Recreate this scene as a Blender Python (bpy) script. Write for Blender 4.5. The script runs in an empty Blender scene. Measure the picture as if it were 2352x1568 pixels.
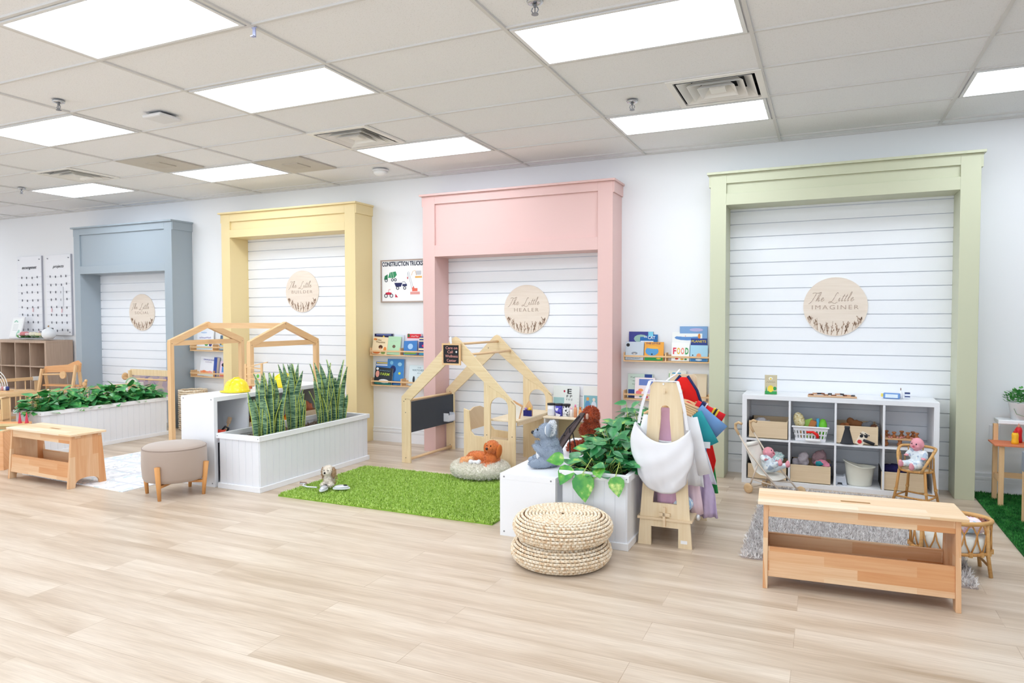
import bpy, math, random
import numpy as np
from mathutils import Vector, Matrix, Euler
R = math.radians
S = bpy.context.scene
COL = S.collection
# ---------------------------------------------------------------- camera
def make_camera():
    f, yaw, pit, rol = 1586.01, -0.42646, -0.03486, -0.00213
    fw = Vector((math.sin(yaw)*math.cos(pit), math.cos(yaw)*math.cos(pit), math.sin(pit)))
    r0 = Vector((math.cos(yaw), -math.sin(yaw), 0)); u0 = r0.cross(fw)
    r = math.cos(rol)*r0 + math.sin(rol)*u0; u = -math.sin(rol)*r0 + math.cos(rol)*u0
    cd = bpy.data.cameras.new('camera'); co = bpy.data.objects.new('camera', cd); COL.objects.link(co)
    cd.sensor_width = 36; cd.lens = f/2352*36; cd.clip_start = .05; cd.clip_end = 60
    m = Matrix((r, u, -fw)).transposed().to_4x4(); m.translation = Vector((1.61131, -6.67381, 1.43562))
    co.matrix_world = m; S.camera = co
make_camera()
# ---------------------------------------------------------------- world, exposure, added fill light
WORLD = .75; PANEL = 7.2; EXPO = 0.40
w = bpy.data.worlds.new('world'); S.world = w; w.use_nodes = True
bg = w.node_tree.nodes['Background']; bg.inputs[0].default_value = (.80, .90, 1.0, 1); bg.inputs[1].default_value = WORLD
S.view_settings.view_transform = 'Standard'; S.view_settings.look = 'None'
S.view_settings.exposure = EXPO; S.view_settings.gamma = 1.0; S.view_settings.use_curve_mapping = False
S.cycles.max_bounces = 6; S.cycles.diffuse_bounces = 4; S.cycles.glossy_bounces = 2; S.cycles.transmission_bounces = 3
S.cycles.use_denoising = True; S.cycles.use_adaptive_sampling = True; S.cycles.adaptive_threshold = .04; S.cycles.caustics_reflective = False; S.cycles.caustics_refractive = False
def area_light(name, loc, rot, sx, sy, power, col):
    ld = bpy.data.lights.new(name, 'AREA'); ld.shape = 'RECTANGLE'; ld.size = sx; ld.size_y = sy; ld.energy = power; ld.color = col
    o = bpy.data.objects.new(name, ld); COL.objects.link(o); o.location = loc; o.rotation_euler = rot
# unseen fill light added behind the photographer, standing in for daylight
area_light('added_fill_light', (-4.5, -9.6, 1.6), (R(90), 0, 0), 16, 2.4, 150, (.84, .92, 1.0))

# ---------------------------------------------------------------- colour + materials
def lin(c): return c/12.92 if c <= .04045 else ((c+.055)/1.055)**2.4
def hexc(h): h = h.lstrip('#'); return tuple(lin(int(h[i:i+2], 16)/255) for i in (0, 2, 4)) + (1,)
MATS = {}
def base_mat(name):
    m = bpy.data.materials.new(name); m.use_nodes = True
    nt = m.node_tree; return m, nt, nt.nodes['Principled BSDF']
def M(h, rough=.6, metal=0., spec=.3, bump=0., bscale=60, alpha=None, trans=0., emis=0., noise=0., nscale=8, sheen=0.):
    key = (h, rough, metal, spec, bump, bscale, alpha, trans, emis, noise, nscale, sheen)
    if key in MATS: return MATS[key]
    m, nt, p = base_mat('mat_'+h.strip('#'))
    p.inputs['Base Color'].default_value = hexc(h); p.inputs['Roughness'].default_value = rough
    p.inputs['Metallic'].default_value = metal; p.inputs['Specular IOR Level'].default_value = spec
    if sheen: p.inputs['Sheen Weight'].default_value = sheen
    if trans: p.inputs['Transmission Weight'].default_value = trans
    if alpha is not None: p.inputs['Alpha'].default_value = alpha
    if emis:
        p.inputs['Emission Color'].default_value = (.84, .92, 1.0, 1); p.inputs['Emission Strength'].default_value = emis
    tc = nt.nodes.new('ShaderNodeTexCoord')
    if noise:
        n = nt.nodes.new('ShaderNodeTexNoise'); n.inputs['Scale'].default_value = nscale; n.inputs['Detail'].default_value = 4
        nt.links.new(tc.outputs['Object'], n.inputs['Vector'])
        hs = nt.nodes.new('ShaderNodeMix'); hs.data_type = 'RGBA'; c = hexc(h)
        hs.inputs['A'].default_value = tuple(max(0, v*(1-noise)) for v in c[:3])+(1,)
        hs.inputs['B'].default_value = tuple(min(1, v*(1+noise)) for v in c[:3])+(1,)
        nt.links.new(n.outputs['Fac'], hs.inputs['Factor']); nt.links.new(hs.outputs['Result'], p.inputs['Base Color'])
    if bump:
        n = nt.nodes.new('ShaderNodeTexNoise'); n.inputs['Scale'].default_value = bscale; n.inputs['Detail'].default_value = 3
        nt.links.new(tc.outputs['Object'], n.inputs['Vector'])
        b = nt.nodes.new('ShaderNodeBump'); b.inputs['Strength'].default_value = bump; b.inputs['Distance'].default_value = .01
        nt.links.new(n.outputs['Fac'], b.inputs['Height']); nt.links.new(b.outputs['Normal'], p.inputs['Normal'])
    MATS[key] = m; return m
def N(nt, t, **k):
    n = nt.nodes.new(t)
    for a, v in k.items():
        if a.startswith('i_'): n.inputs[a[2:].replace('_', ' ')].default_value = v
        else: setattr(n, a, v)
    return n
def swizzle(nt, axis):
    """vector running along the grain in X and across it in Y"""
    tc = N(nt, 'ShaderNodeTexCoord'); s = N(nt, 'ShaderNodeSeparateXYZ'); c = N(nt, 'ShaderNodeCombineXYZ')
    nt.links.new(tc.outputs['Object'], s.inputs[0])
    order = {'x': 'XYZ', 'y': 'YXZ', 'z': 'ZXY'}[axis]
    nt.links.new(s.outputs[order[0]], c.inputs[0])
    a = N(nt, 'ShaderNodeMath', operation='ADD'); nt.links.new(s.outputs[order[1]], a.inputs[0]); nt.links.new(s.outputs[order[2]], a.inputs[1])
    nt.links.new(a.outputs[0], c.inputs[1]); return c
def wood(h1, h2, axis='x', stave=None, rough=.5, knots=False, grain=.7, amp=1.):
    key = ('wood', h1, h2, axis, stave, rough, knots, grain)
    if key in MATS: return MATS[key]
    m, nt, p = base_mat('wood_'+h1.strip('#'))
    v = swizzle(nt, axis)
    mp = N(nt, 'ShaderNodeMapping'); mp.inputs['Scale'].default_value = (2.0, 38, 1); nt.links.new(v.outputs[0], mp.inputs[0])
    no = N(nt, 'ShaderNodeTexNoise', noise_dimensions='4D'); no.inputs['Scale'].default_value = 1.6; no.inputs['Detail'].default_value = 5; no.inputs['Distortion'].default_value = .6
    nt.links.new(mp.outputs[0], no.inputs['Vector'])
    ra = N(nt, 'ShaderNodeValToRGB'); ra.color_ramp.elements[0].position = .3; ra.color_ramp.elements[1].position = .7
    c1, c2 = hexc(h1), hexc(h2)
    ra.color_ramp.elements[0].color = tuple(c1[i]*(1-grain)+c2[i]*grain for i in range(3))+(1,); ra.color_ramp.elements[1].color = c1
    nt.links.new(no.outputs['Fac'], ra.inputs[0]); out = ra.outputs[0]
    if stave:
        br = N(nt, 'ShaderNodeTexBrick'); br.inputs['Scale'].default_value = 1
        br.inputs['Brick Width'].default_value = stave[0]; br.inputs['Row Height'].default_value = stave[1]
        br.inputs['Mortar Size'].default_value = 0; br.inputs['Color1'].default_value = (0, 0, 0, 1); br.inputs['Color2'].default_value = (1, 1, 1, 1)
        br.offset = .37; nt.links.new(v.outputs[0], br.inputs['Vector'])
        mu = N(nt, 'ShaderNodeMath', operation='MULTIPLY'); mu.inputs[1].default_value = 9; nt.links.new(br.outputs['Color'], mu.inputs[0]); nt.links.new(mu.outputs[0], no.inputs['W'])
        mx = N(nt, 'ShaderNodeMix', data_type='RGBA', blend_type='MULTIPLY'); mx.inputs['Factor'].default_value = 1
        r2 = N(nt, 'ShaderNodeValToRGB'); r2.color_ramp.elements[0].color = hexc(stave[2]); r2.color_ramp.elements[1].color = (1, 1, 1, 1)
        nt.links.new(br.outputs['Color'], r2.inputs[0]); nt.links.new(out, mx.inputs['A']); nt.links.new(r2.outputs[0], mx.inputs['B']); out = mx.outputs['Result']
    if knots:
        vo = N(nt, 'ShaderNodeTexVoronoi'); vo.inputs['Scale'].default_value = 1
        m3 = N(nt, 'ShaderNodeMapping'); m3.inputs['Scale'].default_value = (4, 9, 1); nt.links.new(v.outputs[0], m3.inputs[0]); nt.links.new(m3.outputs[0], vo.inputs['Vector'])
        r3 = N(nt, 'ShaderNodeValToRGB'); r3.color_ramp.elements[0].position = .045; r3.color_ramp.elements[0].color = hexc('#5a3420'); r3.color_ramp.elements[1].position = .085; r3.color_ramp.elements[1].color = (1, 1, 1, 1)
        nt.links.new(vo.outputs['Distance'], r3.inputs[0])
        mk = N(nt, 'ShaderNodeMix', data_type='RGBA', blend_type='MULTIPLY'); mk.inputs['Factor'].default_value = .8
        nt.links.new(out, mk.inputs['A']); nt.links.new(r3.outputs[0], mk.inputs['B']); out = mk.outputs['Result']
    nt.links.new(out, p.inputs['Base Color']); p.inputs['Roughness'].default_value = rough; p.inputs['Specular IOR Level'].default_value = .3
    MATS[key] = m; return m
def multi(name, cols, scale=20, rough=.8, coord='Object', stretch=(1, 1, 1)):
    """patchy material: several colours chosen by a voronoi cell value"""
    key = ('multi', name)
    if key in MATS: return MATS[key]
    m, nt, p = base_mat(name); tc = N(nt, 'ShaderNodeTexCoord'); mp = N(nt, 'ShaderNodeMapping'); mp.inputs['Scale'].default_value = stretch
    nt.links.new(tc.outputs[coord], mp.inputs[0])
    vo = N(nt, 'ShaderNodeTexVoronoi'); vo.inputs['Scale'].default_value = scale; nt.links.new(mp.outputs[0], vo.inputs['Vector'])
    s = N(nt, 'ShaderNodeSeparateColor'); nt.links.new(vo.outputs['Color'], s.inputs[0])
    ra = N(nt, 'ShaderNodeValToRGB'); ra.color_ramp.interpolation = 'CONSTANT'
    while len(ra.color_ramp.elements) < len(cols): ra.color_ramp.elements.new(.5)
    pos = 0
    for i, (c, wd) in enumerate(cols):
        ra.color_ramp.elements[i].position = pos; ra.color_ramp.elements[i].color = hexc(c); pos += wd
    nt.links.new(s.outputs[0], ra.inputs[0]); nt.links.new(ra.outputs[0], p.inputs['Base Color']); p.inputs['Roughness'].default_value = rough
    MATS[key] = m; return m

# ---------------------------------------------------------------- mesh builder
class MB:
    def __init__(s): s.v = []; s.f = []; s.m = []; s.mi = 0
    def add(s, vs, fs, mat=None):
        b = len(s.v); s.v += [tuple(v) for v in vs]; s.f += [tuple(b+i for i in f) for f in fs]; s.m += [s.mi if mat is None else mat]*len(fs); return s
    def box(s, x0, x1, y0, y1, z0, z1, mat=None, mx=None):
        vs = [Vector((x, y, z)) for z in (z0, z1) for x, y in ((x0, y0), (x1, y0), (x1, y1), (x0, y1))]
        if mx: vs = [mx @ v for v in vs]
        return s.add(vs, [(3, 2, 1, 0), (4, 5, 6, 7), (0, 1, 5, 4), (1, 2, 6, 5), (2, 3, 7, 6), (3, 0, 4, 7)], mat)
    def bar(s, a, b, w, d, up=(0, 0, 1), mat=None):
        a, b = Vector(a), Vector(b); t = (b-a).normalized(); up = Vector(up)
        if abs(t.dot(up)) > .95: up = Vector((0, 1, 0))
        x = t.cross(up).normalized(); y = x.cross(t)
        vs = [p + x*sx*w/2 + y*sy*d/2 for p in (a, b) for sx, sy in ((-1, -1), (1, -1), (1, 1), (-1, 1))]
        return s.add(vs, [(3, 2, 1, 0), (4, 5, 6, 7), (0, 1, 5, 4), (1, 2, 6, 5), (2, 3, 7, 6), (3, 0, 4, 7)], mat)
    def tube(s, pts, r, seg=8, mat=None, closed=False, caps=True):
        pts = [Vector(p) for p in pts]; n = len(pts); rs = r if isinstance(r, (list, tuple)) else [r]*n
        rings = []; prev = None
        for i, p in enumerate(pts):
            if closed: t = (pts[(i+1) % n]-pts[i-1])
            else: t = pts[min(i+1, n-1)]-pts[max(i-1, 0)]
            t = t.normalized() if t.length > 1e-9 else Vector((0, 0, 1))
            if prev is None:
                ref = Vector((0, 0, 1)) if abs(t.z) < .9 else Vector((1, 0, 0)); x = t.cross(ref).normalized()
            else: x = (prev - t*prev.dot(t)).normalized()
            prev = x; y = t.cross(x)
            rings.append([p + (x*math.cos(a)+y*math.sin(a))*rs[i] for a in [2*math.pi*k/seg for k in range(seg)]])
        vs = [v for rg in rings for v in rg]; fs = []
        for i in range(n if closed else n-1):
            for k in range(seg):
                j = (i+1) % n
                fs.append((i*seg+k, i*seg+(k+1) % seg, j*seg+(k+1) % seg, j*seg+k))
        if caps and not closed: fs += [tuple(range(seg))[::-1], tuple((n-1)*seg+k for k in range(seg))]
        return s.add(vs, fs, mat)
    def lathe(s, prof, c=(0, 0, 0), seg=24, mat=None, mx=None, sx=1, sy=1):
        vs = []; fs = []; n = len(prof)
        for r_, z in prof:
            for k in range(seg):
                a = 2*math.pi*k/seg; v = Vector((c[0]+r_*math.cos(a)*sx, c[1]+r_*math.sin(a)*sy, c[2]+z)); vs.append(mx @ v if mx else v)
        for i in range(n-1):
            for k in range(seg): fs.append((i*seg+k, i*seg+(k+1) % seg, (i+1)*seg+(k+1) % seg, (i+1)*seg+k))
        if prof[0][0] > 1e-6: fs.append(tuple(range(seg))[::-1])
        if prof[-1][0] > 1e-6: fs.append(tuple((n-1)*seg+k for k in range(seg)))
        return s.add(vs, fs, mat)
    def ell(s, c, r, rot=(0, 0, 0), seg=16, rings=10, mat=None):
        mx = Matrix.Translation(c) @ Euler(rot).to_matrix().to_4x4(); vs = []; fs = []
        r = (r, r, r) if isinstance(r, (int, float)) else r
        for i in range(rings+1):
            th = math.pi*i/rings
            for k in range(seg):
                a = 2*math.pi*k/seg; vs.append(mx @ Vector((r[0]*math.sin(th)*math.cos(a), r[1]*math.sin(th)*math.sin(a), -r[2]*math.cos(th))))
        for i in range(rings):
            for k in range(seg): fs.append((i*seg+k, i*seg+(k+1) % seg, (i+1)*seg+(k+1) % seg, (i+1)*seg+k))
        return s.add(vs, fs, mat)
    def prism(s, poly, a0, a1, plane='xz', mat=None, mx=None):
        """polygon (list of 2-D points) in a plane, extruded from a0 to a1 along the third axis"""
        def P3(p, a): return Vector({'xz': (p[0], a, p[1]), 'xy': (p[0], p[1], a), 'yz': (a, p[0], p[1])}[plane])
        n = len(poly); vs = [P3(p, a0) for p in poly]+[P3(p, a1) for p in poly]
        if mx: vs = [mx @ v for v in vs]
        fs = [tuple(range(n)), tuple(range(2*n-1, n-1, -1))]+[(i, i+n, (i+1) % n+n, (i+1) % n) for i in range(n)]
        return s.add(vs, fs, mat)
    def grid(s, fn, nu, nv, mat=None):
        vs = [fn(i/nu, j/nv) for j in range(nv+1) for i in range(nu+1)]
        return s.add(vs, [(j*(nu+1)+i, j*(nu+1)+i+1, (j+1)*(nu+1)+i+1, (j+1)*(nu+1)+i) for j in range(nv) for i in range(nu)], mat)
def fixn(me):
    import bmesh
    bm = bmesh.new(); bm.from_mesh(me); bmesh.ops.recalc_face_normals(bm, faces=bm.faces); bm.to_mesh(me); bm.free()
def obj(name, mb, mat, parent=None, smooth=False, bevel=0, loc=None, rot=None, remesh=0, wrinkle=0, solid=0, subsurf=0, fix=True):
    me = bpy.data.meshes.new(name); me.from_pydata([tuple(v) for v in mb.v], [], mb.f)
    mats = mat if isinstance(mat, (list, tuple)) else [mat]
    for m in mats: me.materials.append(m)
    if len(mats) > 1: me.polygons.foreach_set('material_index', mb.m)
    if fix and len(mb.f) < 30000: fixn(me)
    if smooth: me.polygons.foreach_set('use_smooth', [True]*len(me.polygons))
    me.update()
    o = bpy.data.objects.new(name, me); COL.objects.link(o)
    if parent: o.parent = parent
    if loc is not None: o.location = loc
    if rot is not None: o.rotation_euler = rot
    if remesh:
        md = o.modifiers.new('remesh', 'REMESH'); md.mode = 'VOXEL'; md.voxel_size = remesh; md.use_smooth_shade = True
        ms = o.modifiers.new('smooth', 'SMOOTH'); ms.iterations = 6; ms.factor = .6
    if wrinkle:
        if 'folds' not in bpy.data.textures:
            tx = bpy.data.textures.new('folds', 'CLOUDS'); tx.noise_scale = .035; tx.noise_depth = 2
        dm = o.modifiers.new('folds', 'DISPLACE'); dm.texture = bpy.data.textures['folds']; dm.strength = wrinkle; dm.mid_level = .5
    if solid:
        md = o.modifiers.new('solid', 'SOLIDIFY'); md.thickness = solid; md.offset = 0
    if subsurf:
        md = o.modifiers.new('sub', 'SUBSURF'); md.levels = subsurf; md.render_levels = subsurf
    if bevel:
        md = o.modifiers.new('bevel', 'BEVEL'); md.width = bevel; md.segments = 2; md.limit_method = 'ANGLE'; md.angle_limit = R(40)
        if not smooth: pass
    return o
def tag(o, label, cat, group=None, kind=None):
    o['label'] = label; o['category'] = cat
    if group: o['group'] = group
    if kind: o['kind'] = kind
    return o
def thing(name, label, cat, loc=(0, 0, 0), rz=0, group=None, rot=None):
    o = bpy.data.objects.new(name, None); COL.objects.link(o); o.location = loc; o.empty_display_size = .1
    o.rotation_euler = rot if rot else (0, 0, rz); return tag(o, label, cat, group)
def one(name, mb, mat, label, cat, loc=(0, 0, 0), rz=0, group=None, rot=None, **k):
    o = obj(name, mb, mat, None, loc=loc, rot=rot if rot else (0, 0, rz), **k); return tag(o, label, cat, group)
def struct(name, mb, mat, **k):
    o = obj(name, mb, mat, **k); o['kind'] = 'structure'; return o
def text(name, body, parent, w, mat, loc, h=None, shear=0, bold=0, rot=(R(90), 0, 0), ext=.0008, space=1.):
    cu = bpy.data.curves.new(name, 'FONT'); cu.body = body; cu.size = 1; cu.align_x = 'CENTER'; cu.align_y = 'CENTER'; cu.shear = shear
    cu.offset = bold; cu.extrude = .001; cu.space_character = space; cu.resolution_u = 3; cu.space_line = .95
    t = bpy.data.objects.new(name, cu); COL.objects.link(t); dg = bpy.context.evaluated_depsgraph_get(); dg.update()
    me = bpy.data.meshes.new_from_object(t.evaluated_get(dg)); bpy.data.objects.remove(t); bpy.data.curves.remove(cu)
    n = len(me.vertices); a = np.empty(n*3); me.vertices.foreach_get('co', a); a = a.reshape(-1, 3)
    lo, hi = a.min(0), a.max(0); sc = w/(hi[0]-lo[0]); sy = (h/(hi[1]-lo[1])) if h else sc
    a[:, 0] = (a[:, 0]-(lo[0]+hi[0])/2)*sc; a[:, 1] = (a[:, 1]-(lo[1]+hi[1])/2)*sy; a[:, 2] = np.sign(a[:, 2])*ext
    me.vertices.foreach_set('co', a.ravel()); me.materials.clear(); me.materials.append(mat)
    o = bpy.data.objects.new(name, me); COL.objects.link(o); o.parent = parent; o.location = loc; o.rotation_euler = rot; return o
def blades(name, pts, nrm, length, width, mat, parent, seed=0, spread=.6, curl=.3, kind=None, loc=None):
    """many short bent strips standing on pts: carpet pile, fur, turf"""
    rg = np.random.default_rng(seed); n = len(pts); pts = np.asarray(pts, float); nrm = np.asarray(nrm, float)
    d = nrm + rg.normal(size=(n, 3))*spread; d /= np.linalg.norm(d, axis=1)[:, None]
    bad = (d*nrm).sum(1) < .1; d[bad] = nrm[bad]
    L = length*rg.uniform(.7, 1.15, n)[:, None]; side = np.cross(d, rg.normal(size=(n, 3))); side /= np.linalg.norm(side, axis=1)[:, None]; side *= width/2
    bend = rg.normal(size=(n, 3))*curl
    mid = pts + d*L*.55; d2 = d + bend; d2 /= np.linalg.norm(d2, axis=1)[:, None]; tip = mid + d2*L*.5
    V = np.stack([pts-side, pts+side, mid+side*.9, mid-side*.9, tip], 1).reshape(-1, 3)
    me = bpy.data.meshes.new(name); me.vertices.add(n*5); me.vertices.foreach_set('co', V.ravel())
    b = np.arange(n)*5
    me.loops.add(n*7); me.loops.foreach_set('vertex_index', np.stack([b, b+1, b+2, b+3, b+3, b+2, b+4], 1).ravel())
    me.polygons.add(n*2); ls = np.stack([np.arange(n)*7, np.arange(n)*7+4], 1).ravel()
    me.polygons.foreach_set('loop_start', ls); me.update(calc_edges=True); me.materials.append(mat)
    o = bpy.data.objects.new(name, me); COL.objects.link(o); o.parent = parent
    if loc is not None: o.location = loc
    if kind: o['kind'] = kind
    return o
def fur(name, ells, n, length, width, mat, parent, seed=0, spread=.5, **k):
    """ells: list of (centre, radii, rot) -> strips on the outside of their union"""
    rg = np.random.default_rng(seed); P_, N_ = [], []
    E_ = [(np.array(c, float), np.array(r if isinstance(r, (tuple, list)) else (r, r, r), float), np.array(Euler(ro).to_matrix())) for c, r, ro in ells]
    ar = np.array([(r[0]*r[1]+r[1]*r[2]+r[0]*r[2]) for _, r, _ in E_]); ar = ar/ar.sum()
    for i, (c, r, m_) in enumerate(E_):
        q = rg.normal(size=(int(n*ar[i])+1, 3)); q /= np.linalg.norm(q, axis=1)[:, None]
        p = (q*r) @ m_.T + c; nn = (q/r) @ m_.T; nn /= np.linalg.norm(nn, axis=1)[:, None]
        ok = np.ones(len(p), bool)
        for j, (c2, r2, m2) in enumerate(E_):
            if j != i: ok &= ((((p-c2) @ m2)/r2)**2).sum(1) > .93
        P_.append(p[ok]); N_.append(nn[ok])
    return blades(name, np.concatenate(P_), np.concatenate(N_), length, width, mat, parent, seed, spread, **k)
def body(name, ells, mat, parent, vox=.006, **k):
    mb = MB()
    for c, r_, ro in ells: mb.ell(c, r_, ro)
    return obj(name, mb, mat, parent, remesh=vox, smooth=True, **k)
# ---------------------------------------------------------------- room shell
CZ = 3.0
def floor_mat():
    m, nt, p = base_mat('oak_plank_floor'); tc = N(nt, 'ShaderNodeTexCoord')
    br = N(nt, 'ShaderNodeTexBrick'); br.offset = .41
    for k, v in (('Scale', 1), ('Brick Width', 1.5), ('Row Height', .205), ('Mortar Size', .0015), ('Mortar Smooth', .1)): br.inputs[k].default_value = v
    br.inputs['Color1'].default_value = (0, 0, 0, 1); br.inputs['Color2'].default_value = (1, 1, 1, 1); br.inputs['Mortar'].default_value = (.5, .5, .5, 1)
    nt.links.new(tc.outputs['Object'], br.inputs['Vector'])
    mp = N(nt, 'ShaderNodeMapping'); mp.inputs['Scale'].default_value = (.6, 6.5, 1); nt.links.new(tc.outputs['Object'], mp.inputs[0])
    no = N(nt, 'ShaderNodeTexNoise', noise_dimensions='4D'); no.inputs['Scale'].default_value = 1.3; no.inputs['Detail'].default_value = 4; no.inputs['Distortion'].default_value = .5
    mu = N(nt, 'ShaderNodeMath', operation='MULTIPLY'); mu.inputs[1].default_value = 11
    nt.links.new(br.outputs['Color'], mu.inputs[0]); nt.links.new(mu.outputs[0], no.inputs['W']); nt.links.new(mp.outputs[0], no.inputs['Vector'])
    ra = N(nt, 'ShaderNodeValToRGB'); e = ra.color_ramp.elements
    e[0].position = .28; e[0].color = hexc('#b8a28a'); e[1].position = .70; e[1].color = hexc('#e4d6c6'); x = e.new(.47); x.color = hexc('#d1bfab')
    nt.links.new(no.outputs['Fac'], ra.inputs[0])
    m2 = N(nt, 'ShaderNodeMapping'); m2.inputs['Scale'].default_value = (6, 120, 1); nt.links.new(tc.outputs['Object'], m2.inputs[0])
    n2 = N(nt, 'ShaderNodeTexNoise'); n2.inputs['Scale'].default_value = 1; n2.inputs['Detail'].default_value = 3; nt.links.new(m2.outputs[0], n2.inputs['Vector'])
    r2 = N(nt, 'ShaderNodeValToRGB'); r2.color_ramp.elements[0].position = .3; r2.color_ramp.elements[0].color = (.86, .84, .82, 1); r2.color_ramp.elements[1].position = .65; r2.color_ramp.elements[1].color = (1, 1, 1, 1)
    nt.links.new(n2.outputs['Fac'], r2.inputs[0])
    mx = N(nt, 'ShaderNodeMix', data_type='RGBA', blend_type='MULTIPLY'); mx.inputs['Factor'].default_value = 1
    nt.links.new(ra.outputs[0], mx.inputs['A']); nt.links.new(r2.outputs[0], mx.inputs['B'])
    r3 = N(nt, 'ShaderNodeValToRGB'); r3.color_ramp.elements[0].color = (1, 1, 1, 1); r3.color_ramp.elements[1].color = (.80, .76, .72, 1); nt.links.new(br.outputs['Fac'], r3.inputs[0])
    m4 = N(nt, 'ShaderNodeMix', data_type='RGBA', blend_type='MULTIPLY'); m4.inputs['Factor'].default_value = 1
    nt.links.new(mx.outputs['Result'], m4.inputs['A']); nt.links.new(r3.outputs[0], m4.inputs['B'])
    # per plank tint
    r5 = N(nt, 'ShaderNodeValToRGB'); r5.color_ramp.elements[0].color = (.95, .94, .93, 1); r5.color_ramp.elements[1].color = (1.0, 1.0, 1.0, 1); nt.links.new(br.outputs['Color'], r5.inputs[0])
    m6 = N(nt, 'ShaderNodeMix', data_type='RGBA', blend_type='MULTIPLY'); m6.inputs['Factor'].default_value = 1
    nt.links.new(m4.outputs['Result'], m6.inputs['A']); nt.links.new(r5.outputs[0], m6.inputs['B'])
    nt.links.new(m6.outputs['Result'], p.inputs['Base Color']); p.inputs['Roughness'].default_value = .34; p.inputs['Specular IOR Level'].default_value = .4
    return m
def tile_mat():
    m, nt, p = base_mat('ceiling_tile'); tc = N(nt, 'ShaderNodeTexCoord')
    n = N(nt, 'ShaderNodeTexNoise'); n.inputs['Scale'].default_value = 150; n.inputs['Detail'].default_value = 2; nt.links.new(tc.outputs['Object'], n.inputs['Vector'])
    ra = N(nt, 'ShaderNodeValToRGB'); ra.color_ramp.elements[0].position = .3; ra.color_ramp.elements[0].color = hexc('#e3e4e6'); ra.color_ramp.elements[1].position = .42; ra.color_ramp.elements[1].color = hexc('#f3f4f7')
    nt.links.new(n.outputs['Fac'], ra.inputs[0]); nt.links.new(ra.outputs[0], p.inputs['Base Color']); p.inputs['Roughness'].default_value = .95
    return m
X0, X1, Y0 = -13.0, 6.5, -10.0
struct('floor', MB().box(X0, X1, Y0, 0, -.05, 0), floor_mat())
VENTS = [(.61, -1.998), (-2.438, -1.998), (-6.206, -1.998)]
cb = MB()
for r_ in range(0, 17):
    ya = -(.1693+r_*.6096); yb = max(Y0, ya-.6096); ya = 0 if r_ == 0 else ya
    if r_ == 0: ya, yb = 0, -.1693
    else: ya = -(.1693+(r_-1)*.6096); yb = max(Y0, ya-.6096)
    cuts = sorted([v[0] for v in VENTS if abs(v[1]-yb) < .02])
    xs = [X0]
    for c_ in cuts: xs += [c_, c_+.6096]
    xs.append(X1)
    for q in range(0, len(xs), 2): cb.box(xs[q], xs[q+1], yb, ya, CZ+.012, CZ+.03)
cb.box(X0, X1, Y0, 0, CZ+.14, CZ+.16)
struct('ceiling', cb, tile_mat())
WALL = M('#f1f2f5', .75, bump=.04, bscale=120); TRIMW = M('#f3f4f8', .4)
struct('wall_back', MB().box(X0, X1, 0, .12, 0, CZ+.06), WALL)
struct('wall_left', MB().box(X0-.12, X0, Y0, 0, 0, CZ+.06), WALL)
struct('wall_right', MB().box(X1, X1+.12, Y0, 0, 0, CZ+.06), WALL)
PX = 1.2192; PY = .6096; WO = .7789
gb = MB()
for k in range(-10, 6):
    x = k*PX
    gb.box(x-.011, x+.011, Y0, 0, CZ, CZ+.02)
for j in range(-12, 6):
    y = -(WO+(4-j)*PY)
    gb.box(X0, X1, y-.009, y+.009, CZ+.001, CZ+.02)
gb.box(X0, X1, -.022, 0, CZ-.001, CZ+.02)
struct('trim_1', gb, M('#dddcdb', .6))
def row(j): return -(WO+(4-j)*PY)
# baseboards between the painted frames
FR = {'blue': (-8.07, -6.115, -7.945, -6.254, 2.055, 2.165, 2.60, 2.69), 'yellow': (-5.24, -3.205, -5.10, -3.35, 2.425, 2.52, 2.62, 2.715),
      'pink': (-2.32, -.23, -2.175, -.377, 2.08, 2.20, 2.635, 2.72), 'green': (.665, 2.685, .80, 2.55, 2.42, 2.52, 2.61, 2.69)}
def baseboard(x0, x1, y=0.0):
    b = MB().box(x0, x1, y-.014, y, 0, .095).box(x0, x1, y-.011, y, .095, .112).box(x0, x1, y-.018, y, .112, .132).box(x0, x1, y-.010, y, .132, .150).box(x0, x1, y-.016, y, .150, .162)
    return b
bb = MB()
for a, b_ in ((X0, -8.07), (-6.115, -5.24), (-3.205, -2.32), (-.23, .665), (2.685, X1)):
    q = baseboard(a, b_); bb.add(q.v, q.f)
struct('baseboard_back', bb, TRIMW)
SHIP = M('#f2f4f9', .45)
for i, (k, v) in enumerate(FR.items()):
    s = MB(); z = .165; xa, xb = v[2]-.01, v[3]+.01
    s.box(xa, xb, -.008, 0, 0, v[4]+.03)
    while z < v[4]+.02:
        s.box(xa, xb, -.024, -.008, z+.0035, min(z+.1140, v[4]+.03)); z += .1175
    struct('wall_panel_%d' % (i+1) if False else 'trim_%d' % (i+2), s, SHIP)
    q = baseboard(xa, xb, -.02)
    struct('baseboard_'+{'blue': 'left', 'yellow': 'center_left', 'pink': 'center', 'green': 'right'}[k], q, TRIMW)
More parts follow.
